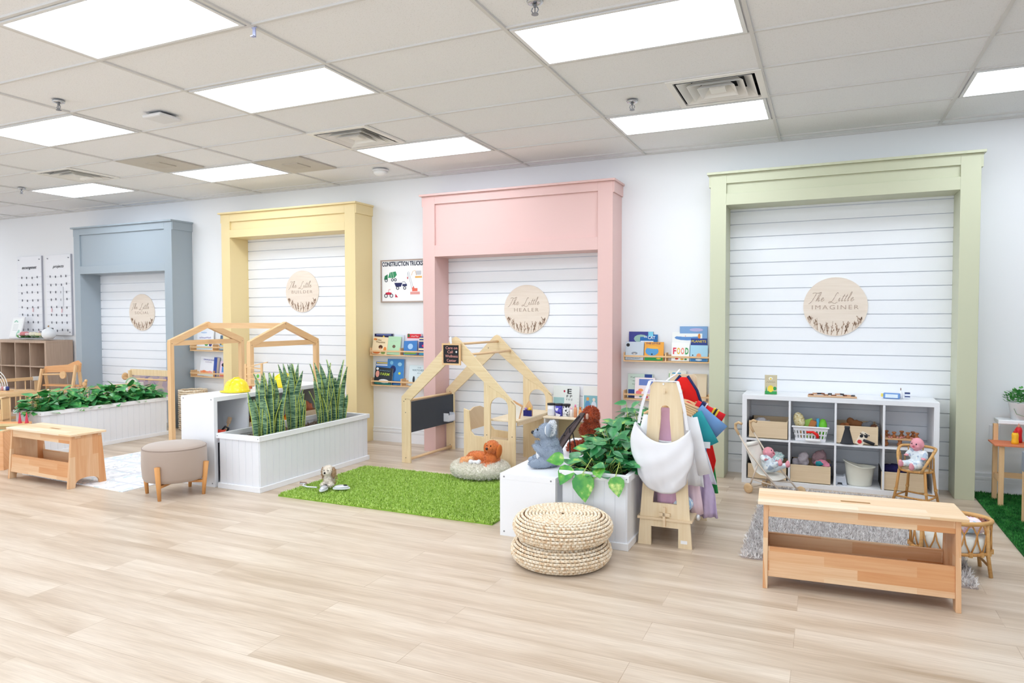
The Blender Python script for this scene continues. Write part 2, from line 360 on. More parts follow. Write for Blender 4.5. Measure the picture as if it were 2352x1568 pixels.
# ---------------------------------------------------------------- painted frames
PAINT = {'blue': '#a6b1ba', 'yellow': '#ecd7a3', 'pink': '#e2bdb8', 'green': '#c9cbb0'}
WHAT = {'blue': 'tall pale blue painted mantel frame on the wall, next to the wooden cube shelf',
        'yellow': 'tall pale yellow painted mantel frame on the wall behind the snake plants',
        'pink': 'tall pink painted mantel frame with a deep header behind the play house',
        'green': 'widest mantel frame, painted pale sage green, around the white toy shelf'}
for k, (ox0, ox1, ix0, ix1, zo, pb, pt, zt) in FR.items():
    cx = (ox0+ox1)/2; t = thing('mantel_frame', WHAT[k], 'mantel frame', (cx, 0, 0))
    mat = M(PAINT[k], .38, spec=.35)
    D = -.32
    for a, b_ in ((ox0, ix0), (ix1, ox1)):
        obj('pillar', MB().box(a-cx, b_-cx, D, 0, 0, zt), mat, t, bevel=.002)
    h = MB().box(ix0-cx, ix1-cx, D+.022, 0, zo, zt)
    h.box(ix0-cx, ix1-cx, D, D+.022, pt, zt).box(ix0-cx, ix1-cx, D, D+.022, zo, pb)
    obj('header', h, mat, t, bevel=.0015)
    c = MB().box(ox0-cx-.012, ox1-cx+.012, D-.0, 0, zt-.0, zt+.001)
    c.box(ox0-cx-.028, ox1-cx+.028, D-.03, 0, zt, zt+.02)
    c.box(ox1-cx, ox1-cx+.014, D+.004, 0, zt-.105, zt); c.box(ox0-cx-.014, ox0-cx, D+.004, 0, zt-.105, zt)
    obj('cornice', c, mat, t, bevel=.002)
# ---------------------------------------------------------------- ceiling fixtures
LIGHTM = M('#ffffff', .5, emis=PANEL)
ltxt = {(-2, -2): 'large flat ceiling light panel, nearest one at the top left', (-2, 0): 'lit ceiling panel in the second row between the large near panel and the round-ring vent',
        (-2, 3): 'lit ceiling panel above the pink frame, beside the square louvred vent', (-4, 0): 'lit ceiling panel at the left edge of the view, behind the sprinkler',
        (-4, 3): 'lit ceiling panel flanked by two grey perforated grilles', (-6, 3): 'farthest small-looking lit ceiling panel above the blue frame',
        (0, 0): 'large lit ceiling panel at the top, right of the middle', (0, 3): 'lit ceiling panel directly under the big louvred vent on the right', (2, 3): 'lit ceiling panel cut by the right edge of the view'}
def panel(c, j, label):
    x0, x1 = c*PX+.02, (c+1)*PX-.02; y0, y1 = row(j)+.02, row(j+1)-.02
    t = thing('ceiling_light', label, 'ceiling light', ((x0+x1)/2, (y0+y1)/2, CZ), group=None)
    hx, hy = (x1-x0)/2, (y1-y0)/2
    fr = MB().box(-hx, hx, -hy, -hy+.022, -.004, .011).box(-hx, hx, hy-.022, hy, -.004, .011).box(-hx, -hx+.022, -hy+.022, hy-.022, -.004, .011).box(hx-.022, hx, -hy+.022, hy-.022, -.004, .011)
    obj('frame', fr, M('#e9eaec', .4), t)
    obj('diffuser', MB().box(-hx+.022, hx-.022, -hy+.022, hy-.022, .0, .008), LIGHTM, t)
for (c, j), l in ltxt.items(): panel(c, j, l)
nn = 0
for c, j in ((-6, 0), (2, 0), (-4, -3), (0, -3), (2, -3), (-2, -5), (0, -7), (-4, -6), (-8, 0), (-6, -3), (-10, 3), (-10, 0), (-8, -3)):  # far-left panels at the end are unseen, added to brighten the left wall
    panel(c, j, 'ceiling light panel outside the view, '+['left of the big near light', 'beyond the right edge over the green frame', 'behind the big near light', 'above the photographer', 'to the right above the photographer', 'just behind the photographer', 'far behind on the right', 'far behind on the left', 'added as fill farthest left in the second row', 'added as fill farthest left in the third row', 'added as fill at the far left end near the wall', 'added as fill at the far left end of the second row', 'added as fill at the far left end of the third row'][nn]); nn += 1
def vent(x0, x1, y0, y1, label):
    t = thing('ceiling_vent', label, 'vent', ((x0+x1)/2, (y0+y1)/2, CZ)); h = (x1-x0)/2; g = (y1-y0)/2
    wh = M('#f4f2ef', .5)
    def ring(a, b_, z0, z1):
        mb = MB(); vs = []
        for s_, z in ((a, z0), (b_, z1), (b_-.008, z1), (a-.008, z0)):
            vs += [(-h*s_ if s_ <= 1 else -h, -g*s_, z), (h*s_, -g*s_, z), (h*s_, g*s_, z), (-h*s_, g*s_, z)]
        fs = []
        for q in range(4):
            for k2 in range(4):
                q2 = (q+1) % 4; fs.append((q*4+k2, q*4+(k2+1) % 4, q2*4+(k2+1) % 4, q2*4+k2))
        return mb.add(vs, fs)
    fl = MB()
    for a in ((-h, h, -g, -g*.86), (-h, h, g*.86, g), (-h, -h*.86, -g*.86, g*.86), (h*.86, h, -g*.86, g*.86)): fl.box(a[0], a[1], a[2], a[3], -.005, .01)
    obj('flange', fl, wh, t)
    obj('duct', MB().box(-h*.86, h*.86, -g*.86, g*.86, .085, .09), M('#23262d', .8), t)
    obj('duct_side', ring(.88, .87, -.002, .088), M('#3a3d44', .8), t)
    for a, b_, z in ((.80, .58, .0), (.60, .40, -.004), (.40, .22, -.008)):
        obj('louvre', ring(a, b_, z-.006, z+.052), wh, t)
    obj('center_plate', MB().box(-h*.17, h*.17, -g*.17, g*.17, -.006, .006), wh, t)
vent(.61, 1.219, row(2)+.001, row(3)-.001, 'big louvred square vent next to the right-hand ceiling light')
vent(-2.438, -1.829, row(2)+.001, row(3)-.001, 'louvred square vent above the pink frame')
vent(-6.206, -5.597, row(2)+.001, row(3)-.001, 'small-looking louvred vent at the far left above the blue frame')
def perf_mat():
    m, nt, p = base_mat('perforated_grille'); tc = N(nt, 'ShaderNodeTexCoord'); vo = N(nt, 'ShaderNodeTexVoronoi'); vo.inputs['Scale'].default_value = 110; vo.inputs['Randomness'].default_value = 0
    nt.links.new(tc.outputs['Object'], vo.inputs['Vector']); ra = N(nt, 'ShaderNodeValToRGB'); ra.color_ramp.elements[0].position = .30; ra.color_ramp.elements[0].color = hexc('#6d675f'); ra.color_ramp.elements[1].position = .42; ra.color_ramp.elements[1].color = hexc('#c9c3b9')
    nt.links.new(vo.outputs['Distance'], ra.inputs[0]); nt.links.new(ra.outputs[0], p.inputs['Base Color']); p.inputs['Roughness'].default_value = .7; return m
PERF = perf_mat()
for x0, j, l in ((-4.875, 2, 'grey perforated square grille left of the lit panel'), (-3.655, 3, 'grey perforated square grille right of the lit panel, near the smoke detector')):
    t = thing('return_grille', l, 'grille', (x0+.3, (row(j)+row(j+1))/2, CZ))
    obj('plate', MB().box(-.285, .285, -.285, .285, -.004, .01), PERF, t)
    obj('center_plate', MB().box(-.1, .1, -.1, .1, -.012, -.004), M('#c4bdb2', .7), t)
for x, y, l in ((.28, -3.46, 'sprinkler head at the very top of the view'), (.314, -1.704, 'sprinkler head left of the big louvred vent'), (-3.444, -3.44, 'sprinkler head near the left edge, below the large light'), (-7.21, -1.5, 'farthest sprinkler head at the far left')):
    t = thing('sprinkler', 'chrome '+l, 'sprinkler', (x, y, CZ))
    obj('escutcheon', MB().lathe([(.042, 0), (.038, -.010), (.016, -.014), (.016, 0)], seg=20), M('#c9ccd1', .25, metal=.8), t, smooth=True)
    hd = MB().tube([(0, 0, -.005), (0, 0, -.03)], .009).tube([(.012, 0, -.03), (.019, 0, -.045), (.006, 0, -.062)], .003).tube([(-.012, 0, -.03), (-.019, 0, -.045), (-.006, 0, -.062)], .003).lathe([(.0, -.066), (.018, -.066), (.018, -.063), (.0, -.062)], seg=12).tube([(0, 0, -.03), (0, 0, -.06)], .003)
    obj('head', hd, M('#8f9299', .3, metal=.8), t)
one('ceiling_hook', MB().box(-.016, .016, -.004, .004, -.004, .0).box(-.010, .010, -.003, .003, -.05, 0).box(-.010, .010, -.02, .003, -.053, -.048), M('#cfd6ff', .3, trans=.3), 'small clear plastic ceiling hook beside the large near light', 'hook', (-1.214, -3.806, CZ))
t = thing('wireless_access_point', 'flat white square device on the ceiling between the sprinkler and the light', 'ceiling device', (-3.078, -2.882, CZ))
obj('casing', MB().box(-.10, .10, -.10, .10, -.035, -.006), M('#e6e6e8', .4), t, bevel=.02); obj('mount', MB().box(-.07, .07, -.07, .07, -.008, .002), M('#4a4c52', .5), t)
t = thing('smoke_detector', 'round white smoke detector on the ceiling above the yellow frame', 'smoke detector', (-2.704, -.534, CZ))
obj('base', MB().lathe([(.085, 0), (.085, -.02), (0, -.02)]), M('#ececec', .4), t, smooth=True); obj('dome', MB().lathe([(.075, -.02), (.07, -.04), (.045, -.06), (0, -.068)]), M('#f3f3f3', .35), t, smooth=True)
# ---------------------------------------------------------------- round wooden signs
SIGNW = wood('#ecdfd2', '#dccbb9', 'x', rough=.6, grain=.5); ENG = M('#b09a8a', .8); ENG2 = M('#a08068', .8)
GL = {'T': [[(-.3, 1.35), (.1, 1.5), (.8, 1.4), (1.3, 1.55)], [(.55, 1.4), (.35, .6), (.1, -.1), (-.3, -.45)]], 'h': [[(0, 0), (.35, .8), (.5, 1.5), (.25, 1.5), (.1, .8), (.0, 0)], [(.05, .2), (.3, .6), (.45, .45), (.4, .1), (.6, 0), (.75, .2)]],
      'e': [[(0, .25), (.3, .35), (.4, .55), (.2, .62), (.05, .35), (.15, .02), (.45, .05), (.7, .3)]], 'L': [[(.9, 1.3), (.7, 1.5), (.5, 1.2), (.35, .4), (.0, -.2), (-.4, -.3), (-.3, -.05), (.3, -.2), (.9, -.4), (1.4, -.15)]],
      'i': [[(0, .2), (.15, .6), (.1, .1), (.25, .0), (.4, .2)], [(.2, .85), (.22, .9)]], 't': [[(0, .2), (.25, 1.2), (.05, .15), (.15, 0), (.35, .15)], [(-.1, .8), (.45, .9)]], 'l': [[(0, .2), (.3, .9), (.4, 1.5), (.2, 1.45), (.05, .3), (.15, 0), (.35, .2)]]}
SCRIPT = [('T', 0.3), ('h', 1.25), ('e', 2.15), ('L', 4.2), ('i', 5.5), ('t', 6.1), ('t', 6.65), ('l', 7.2), ('e', 7.8)]
def smooth_path(p, n=4):
    p = [Vector(q) for q in p]; o = []
    for i in range(len(p)-1):
        a, b_, c, d = p[max(0, i-1)], p[i], p[i+1], p[min(len(p)-1, i+2)]
        for k in range(n):
            u = k/n; o.append(.5*((2*b_)+(c-a)*u+(2*a-5*b_+4*c-d)*u*u+(3*b_-a-3*c+d)*u**3))
    return o+[p[-1]]
def sign(x, z, word, label, r_=.255, y=-.022, seed=1):
    t = thing('round_sign', label, 'sign', (x, y, z)); rg = random.Random(5)
    n = 56; obj('disc', MB().prism([(r_*math.cos(2*math.pi*k/n), r_*math.sin(2*math.pi*k/n)) for k in range(n)], -.012, 0, 'xz'), SIGNW, t)
    st = MB()
    for ch, ox in SCRIPT:
        for q in GL[ch]:
            q = smooth_path([(-.205+(ox+px_*.9+pz_*.42)*.0413, -.0128, .048+pz_*.050) for px_, pz_ in q])
            st.tube(q, [.0011+.0010*abs(math.sin(i*.9)) for i in range(len(q))], 5)
    obj('script_text', st, ENG, t)
    text('name_text', word, t, .046*len(word), ENG, (0, -.0125, -.005), h=.036, space=1.3, bold=-.008)
    g = MB()
    for k in range(34):
        a = rg.uniform(-1, 1)*.9; x0 = r_*.93*a; lowz = -math.sqrt(max(0, (r_*.97)**2-x0*x0)); top = rg.uniform(-.19, -.085)-.02*math.cos(a*3)
        if abs(a) > .6: top = max(top, lowz+.05); top = min(top, -.075)
        if top < lowz+.02: top = lowz+.04
        lean = rg.uniform(-.03, .03); y0 = -.0128
        if (x0+lean)**2+top**2 > (r_*.95)**2: lean = -.01*np.sign(x0)
        g.prism([(x0-.0012, lowz), (x0+.0012, lowz), (x0+lean+.0008, top), (x0+lean-.0008, top)], y0-.0006, y0+.0006, 'xz')
        for q in range(rg.randint(3, 7)):
            u = .45+.55*q/7; px_, pz_ = x0+lean*u, lowz+(top-lowz)*u; s_ = rg.choice((-1, 1)); L = rg.uniform(.008, .02)
            g.prism([(px_, pz_), (px_+s_*L*.5, pz_+L*.9), (px_+s_*L*.55, pz_+L*.3)], y0-.0006, y0+.0006, 'xz')
    obj('engraving', g, ENG2, t)
sign(-7.075, 1.517, 'SOCIAL', 'round wooden sign reading SOCIAL inside the blue frame')
sign(-4.225, 1.758, 'BUILDER', 'round wooden sign reading BUILDER inside the yellow frame')
sign(-1.240, 1.520, 'HEALER', 'round wooden sign reading HEALER inside the pink frame')
sign(1.683, 1.523, 'IMAGINER', 'round wooden sign reading IMAGINER inside the green frame')
# ---------------------------------------------------------------- common woods
PINE_X = wood('#edd1ae', '#dcae82', 'x', stave=(.42, .055, '#e8bf9c'), knots=True, grain=.6)
PINE_Z = wood('#edd1ae', '#dcae82', 'z', stave=(.42, .05, '#e8bf9c'), knots=True, grain=.6)
PINE_LIT_TOP = wood('#f6e6cf', '#e8cda8', 'x', stave=(.5, .06, '#f3dcc0'), grain=.5)  # paler pine: light reflected off the bench seat is put into the colour
BEECH = wood('#ebc698', '#d7a673', 'x', grain=.5); BEECH_Z = wood('#ebc698', '#d7a673', 'z', grain=.5); BEECH_Y = wood('#ebc698', '#d7a673', 'y', grain=.5)
PLY = wood('#e9d3b3', '#d9bd95', 'x', grain=.5); PLY_Z = wood('#ecdabb', '#dcc298', 'z', grain=.6)
WHITE = M('#eff0f4', .4); WHITE2 = M('#e9ebf1', .5)
SCREW = M('#8d8f96', .35, metal=.6)
STOCKM = multi('moss', [('#8a7767', .3), ('#6e5b4c', .3), ('#a39384', .2), ('#4d4038', .2)], 60)
# ---------------------------------------------------------------- storage benches
def bench(loc, rz, label):
    t = thing('storage_bench', label, 'bench', loc, rz, 'pine storage benches'); H = .46
    top = MB().box(-.48, .48, -.155, .155, H-.018, H)
    obj('seat', top, PINE_LIT_TOP, t, bevel=.003)
    obj('handle_slot', MB().box(-.07, .07, -.012, .012, H, H+.0006), M('#a87c4f', .8), t)
    for s in (-1, 1):
        p = [(-.165, 0), (-.13, H-.018), (.13, H-.018), (.165, 0), (.115, 0)]
        n = 8; p += [(.115-.0-(.23)*k/n*0, 0) for k in range(0)]
        arch = [(.095*math.cos(a), .075*math.sin(a)**.6 if math.sin(a) > 0 else 0) for a in [math.pi*k/12 for k in range(13)]]
        p = [(-.165, 0), (-.128, H-.018), (.128, H-.018), (.165, 0), (.118, 0)]+[(min(.105, x*1.1), z+.0) for x, z in arch]+[(-.118, 0)]
        obj('side_panel', MB().prism(p, s*.44-.012, s*.44+.012, 'yz'), PINE_Z, t, bevel=.002)
    for s in (-1, 1):
        obj('apron', MB().box(-.428, .428, s*.118-.009, s*.118+.009, H-.085, H-.018), PINE_X, t, bevel=.002)
        m_ = Matrix.Translation((0, s*.136, .14)) @ Matrix.Rotation(s*R(5), 4, 'X')
        obj('box_panel', MB().box(-.428, .428, -.009, .009, -.078, .078, mx=m_), PINE_X, t, bevel=.002)
    obj('box_floor', MB().box(-.428, .428, -.13, .13, .07, .082), PINE_X, t)
    return t
bench((1.765, -2.645, 0), R(3.5), 'pine storage bench on the right, in front of the grey shag rug')
bench((-4.60, -2.80, 0), R(-2.5), 'pine storage bench on the left, partly on the white play mat')
# ---------------------------------------------------------------- cube shelf units
def cube_shelf(name, label, loc, rz, cols, rows, depth, mat, back=False, screws=False, group=None, cell=.336, T=.038, t_=.016):
    t = thing(name, label, 'shelf', loc, rz, group)
    Wd = cols*cell+(cols-1)*t_+2*T; Ht = rows*cell+(rows-1)*t_+2*T; hd = depth/2
    obj('top_panel', MB().box(-Wd/2, Wd/2, -hd, hd, Ht-T, Ht), mat, t, bevel=.0015)
    obj('bottom_panel', MB().box(-Wd/2+T, Wd/2-T, -hd, hd, 0, T), mat, t, bevel=.001)
    for s in (-1, 1):
        o = obj('side_panel', MB().box(s*(Wd/2-T/2)-T/2, s*(Wd/2-T/2)+T/2, -hd, hd, 0, Ht-T), mat, t, bevel=.001)
        if screws:
            for y in (-hd+.03, hd-.03):
                for z in (.03, Ht-.02): obj('screw_cap', MB().tube([(s*Wd/2-.001, y, z), (s*Wd/2+.001, y, z)], .006, 10), SCREW, o)
    for k in range(1, cols):
        x = -Wd/2+T+k*cell+(k-.5)*t_
        obj('upright', MB().box(x-t_/2, x+t_/2, -hd+.002, hd, T, Ht-T), mat, t)
    for k in range(1, rows):
        z = T+k*cell+(k-.5)*t_
        obj('shelf_board', MB().box(-Wd/2+T, Wd/2-T, -hd+.001, hd, z-t_/2, z+t_/2), mat, t)
    if back: obj('back_panel', MB().box(-Wd/2+T, Wd/2-T, hd-.006, hd, T, Ht-T), back, t)
    return t
cube_shelf('cube_shelf', 'white eight-cube toy shelf inside the green frame', (1.695, -.225, 0), 0, 4, 2, .39, WHITE)
cube_shelf('cube_shelf', 'tall white cube shelf standing end-on behind the snake plant planter', (-3.285, -1.69, 0), R(90), 4, 2, .39, WHITE, back=WHITE, screws=True)
cube_shelf('cube_shelf', 'low white cube shelf under the grey koala, beside the leafy planter', (-.135, -1.865, 0), R(-90), 4, 1, .39, WHITE, screws=True)
OAKG = wood('#c6ad99', '#ae9582', 'z', grain=.6)
cube_shelf('cube_shelf', 'grey-oak wooden cube shelf against the wall at the far left', (-9.318, -.225, 0), 0, 4, 3, .39, OAKG, back=M('#9a8575', .7))
# ---------------------------------------------------------------- white slatted planters
def planter(label, x0, x1, y0, y1, group='white slatted planter boxes'):
    cx, cy = (x0+x1)/2, (y0+y1)/2; t = thing('planter_box', label, 'planter', (cx, cy, 0), 0, group)
    hx, hy = (x1-x0)/2, (y1-y0)/2; H = .465
    def wall(a, b, ax, pos, nm):
        mb = MB(); n = max(1, round((b-a)/.072)); w_ = (b-a)/n
        for k in range(n):
            u0, u1 = a+k*w_+.0012, a+(k+1)*w_-.0012
            if ax == 'x': mb.box(u0, u1, pos-.007, pos+.007, .02, H-.03)
            else: mb.box(pos-.007, pos+.007, u0, u1, .02, H-.03)
        if ax == 'x': mb.box(a, b, pos-.0045, pos+.0045, .02, H-.03)
        else: mb.box(pos-.0045, pos+.0045, a, b, .02, H-.03)
        obj('slatted_side', mb, WHITE2, t, bevel=.001)
    i = .022
    wall(-hx+i, hx-i, 'x', -hy+i, 'f'); wall(-hx+i, hx-i, 'x', hy-i, 'b'); wall(-hy+i, hy-i, 'y', -hx+i, 'l'); wall(-hy+i, hy-i, 'y', hx-i, 'r')
    rim = MB().box(-hx, hx, -hy, -hy+.032, H-.042, H).box(-hx, hx, hy-.032, hy, H-.042, H).box(-hx, -hx+.032, -hy+.032, hy-.032, H-.042, H).box(hx-.032, hx, -hy+.032, hy-.032, H-.042, H)
    obj('rim', rim, WHITE, t, bevel=.002)
    b = MB().box(-hx+.004, hx-.004, -hy+.004, -hy+.024, 0, .045).box(-hx+.004, hx-.004, hy-.024, hy-.004, 0, .045).box(-hx+.004, -hx+.024, -hy+.024, hy-.024, 0, .045).box(hx-.024, hx-.004, -hy+.024, hy-.024, 0, .045)
    obj('base_trim', b, WHITE, t, bevel=.003)
    rg = random.Random(3)
    soil = MB().grid(lambda u, v: (-hx+.03+u*(2*hx-.06), -hy+.03+v*(2*hy-.06), H-.075+.018*math.sin(u*17+v*9)*math.cos(v*31)), 12, 40)
    obj('soil', soil, STOCKM, t, smooth=True)
    rgn = np.random.default_rng(4); n = 2600; P_ = np.stack([rgn.uniform(-hx+.04, hx-.04, n), rgn.uniform(-hy+.04, hy-.04, n), np.full(n, H-.075)], 1)
    blades('moss_topping', P_, np.tile([0, 0, 1.], (n, 1)), .035, .004, STOCKM, t, 5, spread=1.1, curl=.8, kind='stuff')
    sc = MB()
    for sx in (-1, 1): sc.ell((sx*(hx-.015), -hy-.001, H-.02), .004, seg=6, rings=4)
    obj('screw', sc, SCREW, t)
    return t
planter('white planter box full of snake plants, in the middle', -3.062, -2.582, -2.43, -.93)
planter('long white planter box with low pothos vines, on the left', -6.25, -5.77, -2.21, -.69)
planter('white planter box with trailing large-leaved pothos, beside the clothes rack', .075, .53, -2.575, -1.08)
# ---------------------------------------------------------------- snake plants
def snake_mat():
    m, nt, p = base_mat('snake_leaf'); tc = N(nt, 'ShaderNodeTexCoord'); mp = N(nt, 'ShaderNodeMapping'); mp.inputs['Scale'].default_value = (9, 9, 95)
    nt.links.new(tc.outputs['Object'], mp.inputs[0]); n = N(nt, 'ShaderNodeTexNoise'); n.inputs['Scale'].default_value = 1; n.inputs['Detail'].default_value = 3; n.inputs['Distortion'].default_value = 1.2
    nt.links.new(mp.outputs[0], n.inputs['Vector']); ra = N(nt, 'ShaderNodeValToRGB'); e = ra.color_ramp.elements
    e[0].position = .42; e[0].color = hexc('#255241'); e[1].position = .60; e[1].color = hexc('#92b58c'); nt.links.new(n.outputs['Fac'], ra.inputs[0]); nt.links.new(ra.outputs[0], p.inputs['Base Color'])
    p.inputs['Roughness'].default_value = .35; return m
SNK = snake_mat(); SNKE = M('#b9c75a', .4)
def snake_leaf(rg, H, w_):
    mb = MB(); n = 12; tw = rg.uniform(-.7, .7); lx, ly = rg.uniform(-.10, .10), rg.uniform(-.10, .10); a0 = rg.uniform(-.75, .95); vs = []
    for i in range(n+1):
        u = i/n; ww = w_*(.55+.5*math.sin(math.pi*min(1, u*.8+.12)))*(1 if u < .78 else max(.02, (1-(u-.78)/.22)**.7)); a = a0+tw*u
        c = Vector((lx*u*u*H/.5, ly*u*u*H/.5, u*H)); d = Vector((math.cos(a), math.sin(a), 0)); nn_ = Vector((-math.sin(a), math.cos(a), 0))
        for s_, o_ in ((-1, .006), (-.84, .002), (0, -.003), (.84, .002), (1, .006)): vs.append(c+d*s_*ww/2+nn_*o_)
    fs = []; ms = []
    for i in range(n):
        for k in range(4): fs.append((i*5+k, i*5+k+1, i*5+6+k, i*5+5+k)); ms.append(1 if k in (0, 3) else 0)
    mb.v = vs; mb.f = fs; mb.m = ms; return mb
def snake_plant(x, y, n, H, label, seed, sp=.075):
    rg = random.Random(seed); t = thing('snake_plant', label, 'plant', (x, y, .40), 0, 'snake plants in the middle planter')
    for k in range(n):
        a = rg.uniform(0, 6.28); r_ = sp*math.sqrt(rg.random()); h = H*rg.choice((.45, .55, .6, .72, .9, 1.0)) if k > 1 else H
        obj('leaf', snake_leaf(rg, h, rg.uniform(.042, .060)), [SNK, SNKE], t, loc=(r_*math.cos(a), r_*math.sin(a), 0), solid=.003, smooth=True, fix=False)
snake_plant(-2.80, -2.17, 19, .56, 'snake plant nearest the yellow hard hat, first from the left in the planter', 1)
snake_plant(-2.80, -2.02, 16, .55, 'snake plant standing second from the left in the middle planter', 2)
snake_plant(-2.81, -1.77, 19, .62, 'tall snake plant third from the left in the middle planter', 3)
snake_plant(-2.80, -1.38, 15, .60, 'snake plant fourth from the left, behind the bare strip of moss', 4)
snake_plant(-2.80, -1.17, 18, .62, 'snake plant at the right-hand end of the middle planter', 6)
# ---------------------------------------------------------------- pothos
def leaf_mat(nm, a, b, c):
    m, nt, p = base_mat(nm); tc = N(nt, 'ShaderNodeTexCoord'); n = N(nt, 'ShaderNodeTexNoise'); n.inputs['Scale'].default_value = 14; n.inputs['Detail'].default_value = 3; nt.links.new(tc.outputs['Object'], n.inputs['Vector'])
    ra = N(nt, 'ShaderNodeValToRGB'); e = ra.color_ramp.elements; e[0].position = .38; e[0].color = hexc(a); e[1].position = .58; e[1].color = hexc(b); x = e.new(.72); x.color = hexc(c)
    nt.links.new(n.outputs['Fac'], ra.inputs[0]); nt.links.new(ra.outputs[0], p.inputs['Base Color']); p.inputs['Roughness'].default_value = .32; p.inputs['Specular IOR Level'].default_value = .5; return m
LEAF1 = leaf_mat('pothos_leaf', '#35854a', '#58ab5c', '#a9d078'); LEAF2 = leaf_mat('pothos_leaf_dark', '#2b7443', '#45985a', '#a4c55e'); STEMM = M('#a9bd62', .5)
LEAFV = leaf_mat('pothos_leaf_variegated', '#2f8a35', '#5ea83c', '#d4e287')
HEART = [(0, 0, 0), (.26, .05, .03), (.42, .25, .05), (.40, .5, .03), (.22, .78, -.02), (0, 1.05, -.10), (-.22, .78, -.02), (-.40, .5, .03), (-.42, .25, .05), (-.26, .05, .03)]
def heart(mb, base, d, up, size):
    d = Vector(d).normalized(); x = d.cross(Vector(up)); x = x.normalized() if x.length > .01 else Vector((1, 0, 0)); n = x.cross(d)
    P3 = lambda p: Vector(base)+(x*p[0]+d*p[1]+n*p[2])*size
    vs = [P3(p) for p in HEART]+[P3((0, .28, -.03)), P3((0, .62, -.05))]
    mb.add(vs, [(0, 1, 10), (1, 2, 10), (2, 3, 11, 10), (3, 4, 11), (4, 5, 11), (5, 6, 11), (6, 7, 11), (7, 8, 10, 11), (8, 9, 10), (9, 0, 10)])
def pothos(loc, rx, ry, hh, nleaf, size, label, seed, group, mat=LEAF1, droop=0):
    rg = random.Random(seed); t = thing('pothos_plant', label, 'plant', loc, 0, group); fo = MB(); st = MB()
    for k in range(nleaf):
        a = rg.uniform(0, 6.28); q = math.sqrt(rg.random()); ex = q*rx*math.cos(a); ey = q*ry*math.sin(a); ez = hh*(1-.55*q*q)*rg.uniform(.35, 1.08)
        bx, by = ex*.35, ey*.5
        out = Vector((ex/rx+rg.uniform(-.6, .6), ey/ry+rg.uniform(-.6, .6), rg.uniform(-.55, .35))); heart(fo, (ex, ey, ez), out, (rg.uniform(-.4, .4), rg.uniform(-.6, .2), 1), size*rg.uniform(.7, 1.15))
        if k % 2 == 0: st.tube([(bx, by, 0), ((bx+ex)/2, (by+ey)/2, ez*.7), (ex, ey, ez)], .0022, 5)
    obj('foliage', fo, mat, t, fix=False, smooth=True); obj('stem', st, STEMM, t, smooth=True); return t
for k, y in enumerate((-2.06, -1.82, -1.56, -1.30, -1.04, -.84)):
    pothos((-6.0, y, .40), .19, .18, .25 if k < 5 else .20, 100, .105, ['pothos at the near left end of the long left planter', 'pothos second from the near end of the long left planter', 'pothos third from the near end of the long left planter',
        'pothos fourth from the near end of the long left planter', 'pothos fifth from the near end of the long left planter', 'pothos at the far right end of the long left planter'][k], 10+k, 'low pothos vines in the left planter')
for k, (x, y, h_, n) in enumerate(((.30, -2.37, .22, 100), (.33, -2.12, .31, 140), (.36, -1.84, .40, 140), (.36, -1.45, .38, 100))):
    pothos((x, y, .40), .22, .20, h_, n, .095, ['large-leaved pothos at the front of the planter by the wicker poufs', 'bushy pothos just behind the front plant in the right planter', 'tallest bushy pothos in the right planter, beside the white tote', 'pothos at the back of the right planter behind the tote'][k], 20+k, 'large pothos in the right planter', LEAF2)
t = thing('pothos_vine', 'trailing variegated pothos stem hanging over the front rim of the right planter', 'plant', (.14, -2.50, .44))
f_ = MB()
for b_, d, s_ in (((.0, -.05, .05), (-.35, -.45, -.8), .13), ((.10, -.09, .02), (.15, -.25, -1), .17), ((.31, -.09, .02), (.25, -.3, -1), .12), ((-.05, -.02, .09), (-.9, -.4, -.1), .11), ((.2, -.08, .06), (.3, -.8, -.3), .1)): heart(f_, b_, d, (0, -1, .6), s_)
obj('foliage', f_, LEAFV, t, fix=False, smooth=True); obj('stem', MB().tube([(.1, .1, 0), (.05, 0, .08), (.0, -.05, .05)], .003, 6).tube([(.15, .1, 0), (.13, 0, .1), (.10, -.09, .02)], .003, 6).tube([(.3, .1, 0), (.31, 0, .09), (.31, -.09, .02)], .003, 6), STEMM, t)
# ---------------------------------------------------------------- rugs
def rug(name, label, x0, x1, y0, y1, base, pile, n, L, w_, seed, cat='rug', spread=.45, th=.008):
    cx, cy = (x0+x1)/2, (y0+y1)/2; t = thing(name, label, cat, (cx, cy, 0)); hx, hy = (x1-x0)/2, (y1-y0)/2
    obj('backing', MB().box(-hx, hx, -hy, hy, 0, th), base, t)
    rg = np.random.default_rng(seed); P_ = np.stack([rg.uniform(-hx, hx, n), rg.uniform(-hy, hy, n), np.full(n, th*.8)], 1)
    blades('pile', P_, np.tile([0, 0, 1.], (n, 1)), L, w_, pile, t, seed, spread=spread, curl=.5, kind='stuff'); return t
def pile_mat(nm, cols, sc=45):
    m, nt, p = base_mat(nm); tc = N(nt, 'ShaderNodeTexCoord'); n = N(nt, 'ShaderNodeTexNoise'); n.inputs['Scale'].default_value = sc; n.inputs['Detail'].default_value = 4; nt.links.new(tc.outputs['Object'], n.inputs['Vector'])
    ra = N(nt, 'ShaderNodeValToRGB'); e = ra.color_ramp.elements; e[0].position = .34; e[0].color = hexc(cols[0]); e[1].position = .66; e[1].color = hexc(cols[-1])
    if len(cols) > 2: x = e.new(.5); x.color = hexc(cols[1])
    nt.links.new(n.outputs['Fac'], ra.inputs[0]); nt.links.new(ra.outputs[0], p.inputs['Base Color']); p.inputs['Roughness'].default_value = .8; p.inputs['Specular IOR Level'].default_value = .15; return m
